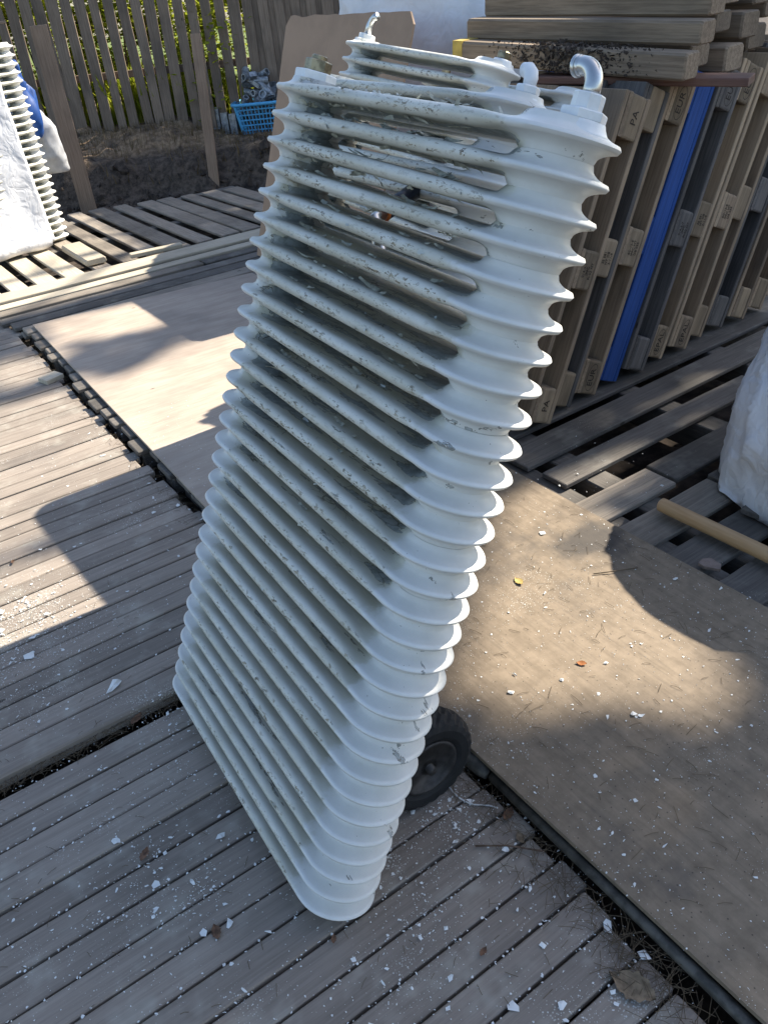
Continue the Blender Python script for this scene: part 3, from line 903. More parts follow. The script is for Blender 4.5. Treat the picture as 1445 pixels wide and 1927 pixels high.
spec = [("first of the stack, its nailed deck boards facing the radiators", PALLET, BLOCKW, ("PA", "stamp", "PA")),
        ("dark weathered one second in the stack", PALLET3, BLOCKW, (None, "stamp", None)),
        ("one with oval stamp, just before the blue pallet", PALLET, BLOCKW, ("EUR", "stamp", "EUR")),
        ("", BLUEW, BLUEW, None),
        ("grey one directly after the blue pallet", PALLET3, PALLET3, (None, "stamp", "EUR")),
        ("tan one with oval stamp low down, second after blue", PALLET2, BLOCKW, ("EPAL", "stamp", "EUR")),
        ("third one after the blue pallet", PALLET2, PALLET, ("EPAL", "stamp", None)),
        ("fourth one after the blue pallet", PALLET, BLOCKW, (None, None, None)),
        ("fifth one after the blue pallet", PALLET3, PALLET3, None),
        ("sixth one after the blue pallet", PALLET, BLOCKW, None),
        ("last one, deepest in the stack behind the white bag", PALLET, BLOCKW, None)]
for i, (lb, wm, bm_, mk) in enumerate(spec):
    lab = "bright blue painted wooden pallet standing on end among bare ones" if wm is BLUEW else "wooden pallet on end, " + lb
    pallet((2.095 + step * i + random.uniform(0, 0.004), 2.12 + random.uniform(-0.03, 0.03) + 0.012 * i, 0.036), "pallet", lab, wm, bm_, mk)

# ---------------------------------------------------------------- lumber piled on the pallets
def beam(p0, p1, wd, h, mat, label, yellow=False):
    p0, p1 = Vector(p0), Vector(p1)
    o = plank("timber", None, p0, p1, wd, h, mat, 0.008, var=random.randint(0, 5))
    tag(o, label, "timber", "lumber on the pallets")
    if yellow:
        y_ = (p1 - p0).length / 2
        bb = MB(); bb.box((0, 0, -h / 2), (0.05, wd + 0.004, h + 0.004))
        link("painted_end", bb.mesh("painted_end"), YELW, o, (y_ - 0.015, 0, 0))
    return o
beam((2.66, 2.02, 1.285), (2.47, 3.03, 1.345), 0.10, 0.085, LUMBER, "beam caked with dark mud, end painted yellow, lowest in the pile", True)
beam((2.78, 2.06, 1.37), (2.58, 3.08, 1.415), 0.11, 0.075, LUMBER, "grey beam resting just above the mud caked one")
beam((2.90, 2.12, 1.455), (2.70, 3.10, 1.490), 0.12, 0.08, LUMBER, "pale beam topmost in the pile above the grey beam")
beam((2.88, 2.16, 1.285), (2.78, 3.1, 1.32), 0.13, 0.075, LUMBER, "light tan beam end sticking out beside the mud caked beam")
beam((3.06, 2.14, 1.265), (2.98, 3.1, 1.28), 0.12, 0.09, LUMBER, "yellowish beam second along from the mud caked beam")
beam((3.05, 2.2, 1.375), (2.95, 3.1, 1.39), 0.11, 0.07, LUMBER, "darker beam on top of the tan beam end")
beam((3.22, 2.2, 1.36), (3.15, 3.1, 1.37), 0.12, 0.09, LUMBER, "chamfered grey beam at the far side of the pile")
beam((3.42, 2.3, 1.30), (3.35, 3.1, 1.30), 0.13, 0.09, LUMBER, "weathered beam end, over the last pallets")
beam((3.15, 2.25, 1.47), (3.08, 3.1, 1.48), 0.13, 0.08, LUMBER, "wide plank on top at the far side of the pile")
beam((3.40, 2.28, 1.47), (3.34, 3.1, 1.47), 0.14, 0.10, LUMBER, "thick grey beam end high above the weathered beam")
beam((3.60, 2.36, 1.40), (3.55, 3.1, 1.40), 0.14, 0.09, LUMBER, "dark beam end over the deepest pallet")
beam((3.30, 2.34, 1.57), (3.24, 3.1, 1.57), 0.18, 0.09, LUMBER, "yellowish wide beam end topping the far side of the pile")
beam((3.58, 2.4, 1.50), (3.52, 3.1, 1.50), 0.15, 0.09, LUMBER, "grey beam end beside the topmost yellowish one")
pl = plank("board", None, (2.86, 1.92, 1.192), (2.52, 2.62, 1.222), 0.14, 0.028, REDW, 0.004)
tag(pl, "thin reddish board with splintered end, jutting out under the mud caked beam", "board")
b = MB()
rm_ = random.Random(3)
for _ in range(900):                                # mud clods on the lowest beam
    yy = rm_.gauss(2.5, 0.18)
    if not 2.12 < yy < 2.9: continue
    t_ = (yy - 2.02) / 1.01
    xo = -0.19 * t_
    top_ = rm_.random() > 0.75
    c = Vector((xo + (2.612 + rm_.random() * 0.09 if top_ else 2.612 - rm_.random() * 0.006), yy - 0.01, 0))
    c.z = 1.285 + 0.06 * t_ - (-0.003 if top_ else rm_.random() * 0.08)
    r_ = rm_.uniform(0.004, 0.017) * (0.4 + 0.6 * math.exp(-((yy - 2.5) / 0.22) ** 2))
    b.add([c + Vector((rm_.uniform(-1, 1), rm_.uniform(-1, 1), rm_.uniform(-1, 1))).normalized() * r_ * rm_.uniform(0.7, 1.2) for _ in range(4)], [(0, 1, 2), (0, 2, 3), (0, 3, 1), (1, 3, 2)])
mud = b.build("mud_crust", SOIL)
tag(mud, "dark dried mud clods stuck on the lowest beam", "mud", kind="stuff")

# brown board leaning behind the radiators
def leaning_board():
    x0, y0, y1, hgt = 2.395, 3.90, 5.26, 1.46
    ln = R(19.5)
    b = MB()
    n = 28
    top = []
    for i in range(n + 1):
        q = i / n
        h = hgt + 0.012 * fbm((q * 9, 1, 0), 1.0, 4)
        if q < 0.04: h -= 0.05 * (1 - q / 0.04) ** 2
        if q > 0.95: h -= 0.06 * ((q - 0.95) / 0.05) ** 2
        top.append((y1 + (y0 - y1) * q, h))
    outl = [(y1, 0.0)] + top + [(y0, 0.0)]
    m = len(outl)
    t = 0.012
    dx = Vector((math.sin(ln), 0, math.cos(ln)))
    nx = Vector((math.cos(ln), 0, -math.sin(ln)))
    f = [Vector((0, yy, 0)) + dx * hh for yy, hh in outl]
    bk = [p + nx * t for p in f]
    b.add(f + bk, [tuple(range(m))[::-1], tuple(range(m, 2 * m))] + [(i, (i + 1) % m, (i + 1) % m + m, i + m) for i in range(m)])
    o = b.build("brown_board", HARDB)
    o.location = (x0, 0, 0.056)
    tag(o, "large plain brown board with ragged top edge leaning behind the radiators", "board")
leaning_board()

# ---------------------------------------------------------------- bags and cloths
def bag(name, c, half, label, mat, ex=0.55, seed=0.0, nu=72, nv=48, amp=0.04, floor=None):
    vs, fs = [], []
    def sp(v, e): return math.copysign(abs(v) ** e, v)
    for j in range(nv + 1):
        ph = -math.pi / 2 + math.pi * j / nv
        for i in range(nu):
            th = 2 * math.pi * i / nu
            p = Vector((sp(math.cos(ph), ex) * sp(math.cos(th), 0.75), sp(math.cos(ph), ex) * sp(math.sin(th), 0.75), sp(math.sin(ph), ex)))
            q = Vector((p.x * half[0], p.y * half[1], p.z * half[2]))
            wq = q + Vector((noise.noise(q * 4 + Vector((seed, 1, 0))), noise.noise(q * 4 + Vector((5, seed, 0))), noise.noise(q * 4 + Vector((0, 7, seed))))) * 0.12
            rdg = lambda k, s2: 1 - 2.2 * abs(noise.noise(wq * k + Vector((seed + s2, s2, 0))))
            cre = lambda k, s2, w2: math.exp(-abs(noise.noise(wq * k + Vector((seed + s2, s2, 3)))) * w2)
            dn = noise.noise(q * 2.3 + Vector((seed, 0, 0))) * amp * 1.2 + amp * (0.30 * rdg(2.4, 1) - 0.5 * cre(2.6, 4, 9) + 0.55 * cre(3.4, 6, 12) - 0.16 * cre(6.0, 8, 9) + 0.14 * cre(7.0, 11, 10))
            nn = Vector((p.x / half[0], p.y / half[1], p.z / half[2])).normalized()
            q = q + nn * dn
            q.z = max(q.z, -half[2] if floor is None else floor - c[2])
            vs.append(q)
    for j in range(nv):
        for i in range(nu):
            i2 = (i + 1) % nu
            fs.append((j * nu + i, j * nu + i2, (j + 1) * nu + i2, (j + 1) * nu + i))
    me = bpy.data.meshes.new(name)
    me.from_pydata([tuple(v) for v in vs], [], fs)
    bm = bmesh.new(); bm.from_mesh(me); bmesh.ops.remove_doubles(bm, verts=bm.verts, dist=1e-4); bm.to_mesh(me); bm.free()
    me.polygons.foreach_set("use_smooth", [True] * len(me.polygons))
    o = link(name, me, mat, None, c)
    return tag(o, label, "bag")
bag("white_bag", (2.80, 1.01, 0.13), (0.69, 0.50, 0.78), "crumpled white sack on the pallet floor beside the wooden pole", SACK, ex=0.8, seed=2.0, nu=190, nv=130, amp=0.042, floor=0.034)
bag("white_bag", (4.15, 4.75, -0.17 + 1.0), (0.82, 1.25, 1.0), "big pale sack standing behind the brown board", WOVEN, ex=0.4, seed=9.0, nu=120, nv=90, amp=0.06)

def drape():
    """white cloth hanging over the front of the upright radiator."""
    P0 = Vector((1.40, 6.93, 0))
    d = Vector((-0.975, -0.22, 0)).normalized()
    nrm = Vector((0.22, -0.975, 0)).normalized()
    vs, fs = [], []
    nu, nv = 60, 80
    for j in range(nv + 1):
        v = j / nv
        for i in range(nu + 1):
            s_ = i / nu * 1.35
            zt_ = 1.36 + 0.05 * noise.noise(Vector((s_ * 3, 0, 5)))
            zb = 0.10 + 0.02 * noise.noise(Vector((s_ * 4, 3, 0)))
            z = zb + (zt_ - zb) * v
            off = 0.045 * noise.noise(Vector((s_ * 3, z * 0.9, 1))) + 0.012 * abs(noise.noise(Vector((s_ * 8, z * 4, 7)))) + 0.05 * (1 - v) ** 3
            p = P0 + d * (s_ - 0.03 * (1 - v) + 0.012 * noise.noise(Vector((z * 6, 2, 2)))) + nrm * (0.03 + off)
            if v > 0.94:                           # rolls back over the top
                q = (v - 0.94) / 0.06
                p -= nrm * 0.22 * q * q
            vs.append((p.x, p.y, z))
    for j in range(nv):
        for i in range(nu):
            k = j * (nu + 1) + i
            fs.append((k, k + 1, k + nu + 2, k + nu + 1))
    me = bpy.data.meshes.new("white_cloth")
    me.from_pydata(vs, [], fs)
    me.polygons.foreach_set("use_smooth", [True] * len(fs))
    o = link("white_cloth", me, WOVEN)
    so_ = o.modifiers.new("thick", 'SOLIDIFY'); so_.thickness = 0.004
    tag(o, "white woven cloth hanging over the upright radiator in the sun", "cloth")
    # hem flap at the foot
    vs, fs = [], []
    for j in range(15):
        for i in range(41):
            s_ = i / 40 * 1.3 + 0.02
            q = j / 14
            rr = 0.07 * (1 + 0.25 * noise.noise(Vector((s_ * 5, 0, 0)))) * (1 - 0.25 * math.exp(-s_ * 14))
            th = R(105) - q * R(250)
            p = P0 + d * s_ + nrm * (0.10 + rr * math.cos(th) * 0.75)
            vs.append((p.x, p.y, 0.125 + 0.006 * noise.noise(Vector((s_ * 8, q * 3, 0))) + rr * math.sin(th) * 0.85))
    for j in range(14):
        for i in range(40):
            k = j * 41 + i
            fs.append((k, k + 1, k + 42, k + 41))
    me = bpy.data.meshes.new("rolled_hem")
    me.from_pydata(vs, [], fs)
    me.polygons.foreach_set("use_smooth", [True] * len(fs))
    link("rolled_hem", me, WOVEN, o)
drape()
bag("blue_tarpaulin", (1.60, 7.23, 1.05), (0.075, 0.09, 0.27), "blue tarpaulin bundle behind the upright radiator", BLUET, ex=0.7, seed=4.0, nu=40, nv=30, amp=0.07)
bag("grey_plastic_bag", (1.72, 7.36, 0.74), (0.085, 0.12, 0.24), "grey plastic wrapping bunched beside the upright radiator", GREYBAG, ex=0.75, seed=6.0, nu=44, nv=34, amp=0.05)
pl = plank("board", None, (1.4, 8.3, 1.56), (1.86, 8.18, 1.56), 0.2, 0.02, POSTW, 0.003)
tag(pl, "short brown board end fixed on the stake by the fence", "board")

# wooden pole on the right
b = MB()
p0, p1 = Vector((1.925, 1.405, 0.060)), Vector((1.965, 0.2, 0.060))
ln_ = (p1 - p0).length
b.tube([(0, 0, 0), (0.004, 0, 0), (0.3, 0, 0), (ln_ - 0.01, 0, 0), (ln_, 0, 0)], [0.019, 0.0235, 0.0235, 0.0235, 0.02], 24)
me = b.mesh("round_pole")
smooth_by_angle(me)
po = link("round_pole", me, POLEW, None, p0, (p1 - p0).to_track_quat('X', 'Z').to_matrix())
tag(po, "smooth round wooden pole lying across the pallet boards", "pole")

# ---------------------------------------------------------------- fence, stakes, greenery
fence = empty("picket_fence", FO)
tag(fence, "tall grey wooden picket fence with green light between the pickets", "fence")
ZF = Matrix((Vector((0, 0, 1)), FE, -FN)).transposed()     # plank local X up, local Y along the fence, top faces the deck
ZF.col[1] = -FE if ZF.determinant() < 0 else FE
a = -2.2
i = 0
while a < 4.2:
    solid = a > 1.36
    wd = random.uniform(0.092, 0.118)
    zb = bank_z(FO + FE * a) - 0.03 + random.uniform(0, 0.03)
    ht_ = 1.95 + random.uniform(-0.04, 0.04)
    off = 0.024 if (solid and i % 2) else 0.0
    tilt = Matrix.Rotation(R(random.uniform(-1.6, 1.6) - 0.5), 3, 'Z')
    link("picket", board_mesh(ht_, round(wd, 2), 0.02, 0.003, FENCEW, i % 6), None, fence, FE * a + FN * off + Vector((0, 0, zb + ht_ / 2)), ZF @ tilt)
    a += (0.082 if solid else 0.137 + random.uniform(-0.006, 0.006))
    i += 1
for zr in (0.97, 1.75):
    for (a0, a1) in ((-2.3, 1.2), (1.202, 4.3)):
        m_ = Matrix((FE, FN, Vector((0, 0, 1)))).transposed()
        link("rail", board_mesh(a1 - a0, 0.045, 0.07, 0.004, FENCEW, 9), None, fence, FE * ((a0 + a1) / 2) + FN * 0.075 + Vector((0, 0, zr + 0.03)), m_)

p = plank("stake", None, (2.14, 8.33, -0.06), (2.175, 8.44, 1.50), 0.145, 0.04, POSTW, 0.004, face=(-0.35, -0.93, 0))
tag(p, "wide brown wooden stake standing at the corner by the upright radiator", "stake")
p = plank("stake", None, (3.33, 8.03, -0.08), (3.49, 8.17, 1.30), 0.095, 0.05, POSTW, 0.004, face=(-0.5, -0.86, 0))
tag(p, "narrow wooden stake standing near the blue basket", "stake")

def leaves(n, sampler, size, seed, droop=0.6):
    rr = random.Random(seed)
    vs, fs = [], []
    for _ in range(n):
        c = sampler(rr)
        if c is None: continue
        a_ = rr.uniform(0, 6.283)
        t = Vector((math.cos(a_), math.sin(a_), rr.uniform(-droop, droop))).normalized()
        s_ = t.cross(Vector((rr.uniform(-0.6, 0.6), rr.uniform(-0.6, 0.6), 1))).normalized()
        l = size * rr.uniform(0.6, 1.3)
        o = len(vs)
        vs += [c - t * l / 2, c + s_ * l * 0.32, c + t * l / 2, c - s_ * l * 0.32]
        fs.append((o, o + 1, o + 2, o + 3))
    me = bpy.data.meshes.new("leaves")
    me.from_pydata([tuple(v) for v in vs], [], fs)
    me.update()
    return me
shr = [(-2.6, 1.9, 1.5), (-1.5, 2.1, 1.5), (-0.5, 1.9, 1.6), (0.5, 2.2, 1.5), (1.5, 2.0, 1.5), (2.5, 2.1, 1.5), (-1.7, 0.7, 1.0), (-0.9, 1.1, 0.8), (-0.2, 0.75, 1.1), (0.6, 1.2, 0.85), (1.2, 0.7, 1.0), (2.0, 1.1, 0.9), (3.0, 0.9, 1.0)]
for i, (a, d, h) in enumerate(shr):
    base = FO + FE * a + FN * d
    z0 = bank_z(base) - 0.05
    root = empty("shrub", (base.x, base.y, z0))
    tag(root, "bright sunlit green shrub seen through the gaps of the fence", "shrub", "shrubs beyond the fence")
    cl = [(Vector((random.gauss(0, 0.3), random.gauss(0, 0.22), random.uniform(0.15, 1.7 * h))), random.uniform(0.14, 0.32)) for _ in range(16)]
    def smp(rr, cl=cl):
        c, r_ = rr.choice(cl)
        return c + Vector((rr.gauss(0, 1), rr.gauss(0, 1), rr.gauss(0, 1))) * r_ * 0.55
    link("foliage", leaves(3400, smp, 0.085, 100 + i), LEAFG, root)
    b = MB()
    for q in range(5):
        c = cl[q][0]
        b.tube([(0, 0, 0), c * 0.5 + Vector((0.05, 0, 0)), c], [0.014, 0.01, 0.004], 6)
    b.build("stem", BARK, root)
# meadow beyond and grass tufts
def grass(n, sampler, hmin, hmax, seed, name, mat, label):
    rr = random.Random(seed)
    vs, fs = [], []
    for _ in range(n):
        c = sampler(rr)
        h = rr.uniform(hmin, hmax)
        a_ = rr.uniform(0, 6.283)
        ln = Vector((math.cos(a_), math.sin(a_), 0))
        sd = Vector((-ln.y, ln.x, 0)) * h * 0.035
        bend = rr.uniform(0.1, 0.6) * h
        o = len(vs)
        m_ = c + Vector((0, 0, h * 0.6)) + ln * bend * 0.35
        vs += [c - sd, c + sd, m_ + sd * 0.8, m_ - sd * 0.8, c + Vector((0, 0, h)) + ln * bend]
        fs += [(o, o + 1, o + 2, o + 3), (o + 3, o + 2, o + 4)]
    me = bpy.data.meshes.new(name)
    me.from_pydata([tuple(v) for v in vs], [], fs)
    o = link(name, me, mat)
    return tag(o, label, "grass", kind="stuff")
def gs(rr):
    p_ = FO + FE * rr.uniform(-2.4, 3.2) + FN * rr.uniform(0.08, 1.1)
    return Vector((p_.x, p_.y, bank_z(p_) - 0.02))
grass(9000, gs, 0.15, 0.55, 5, "meadow_grass", LEAFG, "tall bright green grass growing beyond the fence")
def gs2(rr):
    p_ = FO + FE * rr.uniform(-1.4, 2.4) + FN * rr.uniform(-0.9, 0.0)
    return Vector((p_.x, p_.y, bank_z(p_) - 0.01))
DRYG = leaf_mat("dry grass", (0.10, 0.075, 0.04), (0.22, 0.16, 0.09), 0.2)
grass(2600, gs2, 0.03, 0.10, 6, "dry_grass", DRYG, "short dry grass on top of the soil bank")
def gs3(rr):
    p_ = FO + FE * rr.uniform(-1.2, 2.2) + FN * (-1.0 + rr.uniform(-0.12, 0.05))
    return Vector((p_.x, p_.y, bank_z(p_) - 0.12))
grass(420, gs3, 0.06, 0.22, 8, "hanging_roots", DRYG, "thin roots and straw hanging down the cut soil bank")
mg = MB()
q0 = [FO + FE * a_ + FN * d_ for a_, d_ in ((-14, 1.1), (3.6, 1.1), (3.6, 30), (-14, 30))]
mg.add([(q.x, q.y, 0.42) for q in q0], [(0, 1, 2, 3)])
tag(mg.build("meadow", plain("meadow green", (0.13, 0.17, 0.03), 0.9, scale=5)), kind="structure")
# clods at the foot of the bank
b = MB()
for _ in range(260):
    p_ = FO + FE * random.uniform(-1.5, 2.6) + FN * (TOE + random.gauss(0.05, 0.12))
    r_ = abs(random.gauss(0.0, 0.022)) + 0.006
    z_ = max(bank_z(p_), -0.05)
    pts_ = []
    for k_ in range(7):
        v_ = Vector((random.gauss(0, 1), random.gauss(0, 1), random.gauss(0, 1))).normalized() * r_ * random.uniform(0.8, 1.2)
        pts_.append(Vector((p_.x, p_.y, z_)) + v_)
    bm = bmesh.new()
    for q in pts_: bm.verts.new(q)
    res = bmesh.ops.convex_hull(bm, input=bm.verts)
    bm.verts.index_update()
    b.add([v.co.copy() for v in bm.verts], [tuple(v.index for v in f.verts) for f in bm.faces])
    bm.free()
tag(b.build("soil_clods", SOIL), "loose dark soil clods at the foot of the bank", "soil", kind="stuff")

# ---------------------------------------------------------------- blue basket with galvanised fittings
BP = Vector((4.31, 8.70, 0)); BP.z = bank_z(BP) + 0.0
BM = Matrix((Vector((0.80, -0.60, 0)), Vector((0.60, 0.80, 0)), Vector((0, 0, 1)))).transposed()
bk = empty("basket", BP, BM)
tag(bk, "sky blue plastic basket with slotted sides full of metal fittings", "basket")
def bwall(p00, p10, h, nx, nz, lip=0.05):
    """lattice wall from bottom edge p00-p10, flaring outwards."""
    b = MB()
    p00, p10 = Vector(p00), Vector(p10)
    ex = p10 - p00
    out = Vector((ex.y, -ex.x, 0)).normalized()
    def pt(u_, v_):
        c = (p00 + p10) / 2
        w2 = ex * (u_ - 0.5) * (1 + 0.22 * v_)
        return c + w2 + out * lip * v_ + Vector((0, 0, h * v_))
    for i in range(nx + 1):
        u_ = i / nx
        r_ = 0.006 if i not in (0, nx) else 0.016
        b.tube([pt(u_, 0), pt(u_, 1)], r_, 6)
    for j in range(nz + 1):
        v_ = j / nz
        b.tube([pt(0, v_), pt(1, v_)], 0.0075 if j not in (0,) else 0.012, 6)
    return b
hx_, hy_, hh_ = 0.20, 0.14, 0.30
cs = [(-hx_, -hy_, 0.01), (hx_, -hy_, 0.01), (hx_, hy_, 0.01), (-hx_, hy_, 0.01)]
for k_ in range(4):
    bwall(cs[k_], cs[(k_ + 1) % 4], hh_, 12 if k_ % 2 == 0 else 8, 6).build("side_wall", BASKM, bk)
b = MB(); b.box((0, 0, 0.006), (2 * hx_ + 0.02, 2 * hy_ + 0.02, 0.010)); b.build("bottom", BASKM, bk)
b = MB()
rx, ry = hx_ * 1.22 + 0.045, hy_ * 1.22 + 0.045
rp_ = []
for k_ in range(33):
    th = 2 * math.pi * k_ / 32
    c_, s_ = math.cos(th), math.sin(th)
    rp_.append((rx * math.copysign(abs(c_) ** 0.4, c_), ry * math.copysign(abs(s_) ** 0.4, s_), hh_ + 0.012))
b.tube(rp_, 0.017, 8, cap=False)
b.build("rim", BASKM, bk, smooth=True)
rr = random.Random(12)
n_ = 0
for k_ in range(26):
    lay = k_ // 9
    c = BM @ Vector((rr.uniform(-0.17, 0.17) * (1 - 0.12 * lay), rr.uniform(-0.11, 0.11) * (1 - 0.12 * lay), 0.20 + 0.13 * lay + rr.uniform(0, 0.10))) + BP
    ax = Vector((rr.uniform(-1, 1), rr.uniform(-1, 1), rr.uniform(-0.3, 0.9))).normalized()
    l = rr.uniform(0.15, 0.25)
    b = MB()
    if k_ % 3 == 2:
        q = ax.to_track_quat('X', 'Z').to_matrix()
        b.box((0, 0, 0), (l, 0.075, 0.006), q)
        b.box(q @ Vector((l / 2 - 0.003, 0, 0.025)), (0.006, 0.075, 0.05), q)
        b.box(q @ Vector((0, 0.036, 0.02)), (l, 0.005, 0.04), q)
        nm, lb = "bracket", "galvanised angle bracket heaped in the blue basket"
    else:
        r_ = rr.uniform(0.030, 0.042)
        b.lathe([(r_ * 0.72, 0.004), (r_ * 0.72, 0), (r_, 0), (r_, l), (r_ * 0.72, l), (r_ * 0.72, l - 0.03)], (-ax * l / 2), ax, 14)
        nm, lb = "pipe_fitting", "galvanised pipe piece heaped in the blue basket"
    o = b.build(nm, GALV)
    o.location = c
    tag(o, lb, "bracket" if nm == "bracket" else "pipe", "metal pieces in the basket")
for k_, (dx, dy) in enumerate(((-0.32, -0.02), (-0.42, 0.03), (-0.52, 0.08))):
    c = BP + BM @ Vector((dx, dy, 0))
    c.z = bank_z(c)
    b = MB()
    b.box((0, 0, 0.10), (0.085, 0.008, 0.2)); b.box((0, -0.05, 0.004), (0.085, 0.10, 0.008)); b.box((0.039, -0.03, 0.1), (0.007, 0.06, 0.19))
    o = link("post_bracket", b.mesh("post_bracket"), GALV, None, c, BM)
    tag(o, "upright galvanised post bracket standing on the soil next to the basket", "bracket", "brackets beside the basket")

# ---------------------------------------------------------------- loose things on the floor
def hgt(x, y):
    if x > 0.80 and x < 1.75 and y < 2.3: return 0.046
    if x > 0.76 and y >= 2.3 and y < 4.9 and x < 2.1: return 0.071
    if x >= 1.75: return 0.033
    if y < 1.70: return 0.002
    if y < 1.80: return 0.024
    return 0.020
def chip_poly(rr, c, r_, lift):
    n = rr.randint(4, 7)
    a0 = rr.uniform(0, 6.28)
    el = rr.uniform(0.25, 1.0)
    ro = rr.uniform(0, 3.14)
    vs = [c + Vector((0, 0, lift * rr.uniform(0.4, 1.2)))]
    for k_ in range(n):
        th = a0 + 2 * math.pi * (k_ + rr.uniform(-0.3, 0.3)) / n
        q = r_ * rr.uniform(0.55, 1.15)
        x_, y_ = q * math.cos(th), q * math.sin(th) * el
        vs.append(c + Vector((x_ * math.cos(ro) - y_ * math.sin(ro), x_ * math.sin(ro) + y_ * math.cos(ro), lift * rr.uniform(-0.1, 1.0))))
    return vs, [(0, k_ + 1, (k_ + 1) % n + 1) for k_ in range(n)]
rr = random.Random(21)
b = MB()
piles = [(-0.05, 2.32, 0.14, 2200), (0.07, 2.18, 0.14, 900), (0.12, 1.12, 0.035, 160), (0.47, 0.80, 0.05, 200), (0.30, 1.62, 0.06, 140), (0.66, 0.92, 0.04, 160), (0.60, 2.75, 0.12, 160), (0.66, 3.3, 0.15, 120), (0.72, 1.05, 0.12, 380), (0.78, 0.62, 0.10, 200), (0.05, 1.30, 0.05, 90), (0.2, 1.45, 0.06, 90),
         (1.15, 0.85, 0.14, 110), (1.3, 1.1, 0.2, 120), (0.0, 1.18, 0.05, 140), (0.42, 0.72, 0.1, 120), (2.4, 1.25, 0.12, 90), (1.95, 1.7, 0.15, 80), (0.05, 1.95, 0.16, 220), (0.62, 0.95, 0.06, 200)]
for (cx, cy, s_, n) in piles:
    for _ in range(n):
        x_, y_ = rr.gauss(cx, s_), rr.gauss(cy, s_)
        v_, f_ = chip_poly(rr, Vector((x_, y_, hgt(x_, y_))), min(0.0011 / (rr.random() ** 0.5 + 0.08), 0.010), 0.002)
        b.add(v_, f_)
for _ in range(10000):
    x_, y_ = rr.uniform(-0.9, 1.75), rr.uniform(0.1, 3.4) ** 1.0
    if rr.random() < 0.35: y_ = rr.uniform(0.2, 1.7)
    v_, f_ = chip_poly(rr, Vector((x_, y_, hgt(x_, y_))), min(0.0009 / (rr.random() ** 0.55 + 0.08), 0.0065), 0.0012)
    b.add(v_, f_)
for _ in range(1500):                              # debris caught in the board joints
    k_ = rr.randint(0, 22)
    x_, y_ = rr.uniform(-0.6, 0.77), 1.6655 - 0.0794 * k_ + rr.gauss(0, 0.0035)
    v_, f_ = chip_poly(rr, Vector((x_, y_, 0.0005)), rr.uniform(0.001, 0.0045), 0.001)
    b.add(v_, f_)
tag(b.build("paint_chips", CHIP), "fine white paint chips scattered over deck and plywood", "paint chips", kind="stuff")

def flake(x_, y_, r_, nm="paint_flake", mat=CHIP, lab="white paint flake lying loose on the ground", cat="paint flake", grp="larger loose paint flakes", lift=0.004, el=1.0):
    vs, fs = chip_poly(rr, Vector((0, 0, 0.0)), r_, lift)
    me = bpy.data.meshes.new(nm)
    me.from_pydata([(v.x, v.y * el, v.z) for v in vs], [], fs)
    o = link(nm, me, mat, None, (x_, y_, hgt(x_, y_) + 0.001))
    return tag(o, lab, cat, grp)
big = [(1.535, 1.555, .014), (1.17, 0.86, .012), (1.18, 0.845, .010), (1.55, 0.93, .011), (1.66, 1.13, .012), (1.40, 0.60, .010), (1.72, 1.02, .010), (0.99, 1.10, .009), (1.04, 1.14, .008),
       (0.145, 1.02, .013), (0.20, 0.955, .010), (0.055, 1.20, .012), (0.02, 1.36, .012), (0.12, 1.155, .010), (0.31, 0.80, .010), (0.33, 0.73, .008), (0.11, 0.88, .009), (0.40, 0.62, .008),
       (0.72, 0.94, .012), (0.70, 0.80, .010), (0.68, 0.70, .012), (0.745, 0.55, .016), (0.76, 0.47, .015), (0.62, 0.60, .009), (0.57, 0.50, .010), (0.66, 0.46, .009), (0.49, 0.74, .008), (0.60, 1.00, .012),
       (0.64, 2.72, .016), (0.60, 2.62, .014), (0.69, 2.60, .012), (0.55, 2.35, .010), (0.30, 2.6, .010), (0.60, 3.2, .013), (0.62, 3.45, .014), (0.08, 2.42, .018), (-0.02, 2.30, .020), (0.02, 2.12, .020), (0.72, 2.45, .014),
       (1.33, 1.33, .008), (1.25, 1.02, .008), (1.12, 1.05, .008), (2.12, 1.05, .010), (1.98, 0.96, .011), (2.05, 1.5, .009), (1.9, 1.75, .010), (0.44, 0.66, .009), (0.27, 0.68, .008), (-0.08, 2.25, .026), (0.0, 2.4, .022), (-0.1, 2.12, .024), (0.05, 2.2, .016), (0.12, 2.28, .014), (0.50, 0.55, .016), (0.63, 0.88, .016), (0.70, 1.02, .014), (0.22, 1.22, .014)]
for (x_, y_, r_) in big:
    flake(x_, y_, r_)
o = flake(0.18, 1.83, 0.034, lab="long torn strip of white paint lying on the deck near the step", grp=None, lift=0.012, el=0.35); o.rotation_euler.z = 0.55
o = flake(0.265, 1.655, 0.020, lab="white paint sliver lying below the deck step", grp=None, lift=0.008, el=0.4); o.rotation_euler.z = 0.7

def leafobj(x_, y_, r_, mat, lab, rz):
    n = 12
    vs, fs = [], []
    for j in range(3):
        for k_ in range(n + 1):
            q = k_ / n
            wd = math.sin(math.pi * min(q * 1.05, 1)) ** 0.7 * 0.55 * (1 + 0.18 * math.sin(k_ * 2.4))
            vs.append(((q - 0.5) * 2 * r_, (j - 1) * wd * r_, r_ * (0.16 * (j != 1) + 0.10 * math.sin(q * 5 + j))))
    for j in range(2):
        for k_ in range(n):
            a_ = j * (n + 1) + k_
            fs.append((a_, a_ + 1, a_ + n + 2, a_ + n + 1))
    me = bpy.data.meshes.new("dry_leaf")
    me.from_pydata(vs, [], fs)
    me.polygons.foreach_set("use_smooth", [True] * len(fs))
    o = link("dry_leaf", me, mat, None, (x_, y_, hgt(x_, y_) + 0.002), Matrix.Rotation(rz, 3, 'Z'))
    return tag(o, lab, "leaf")
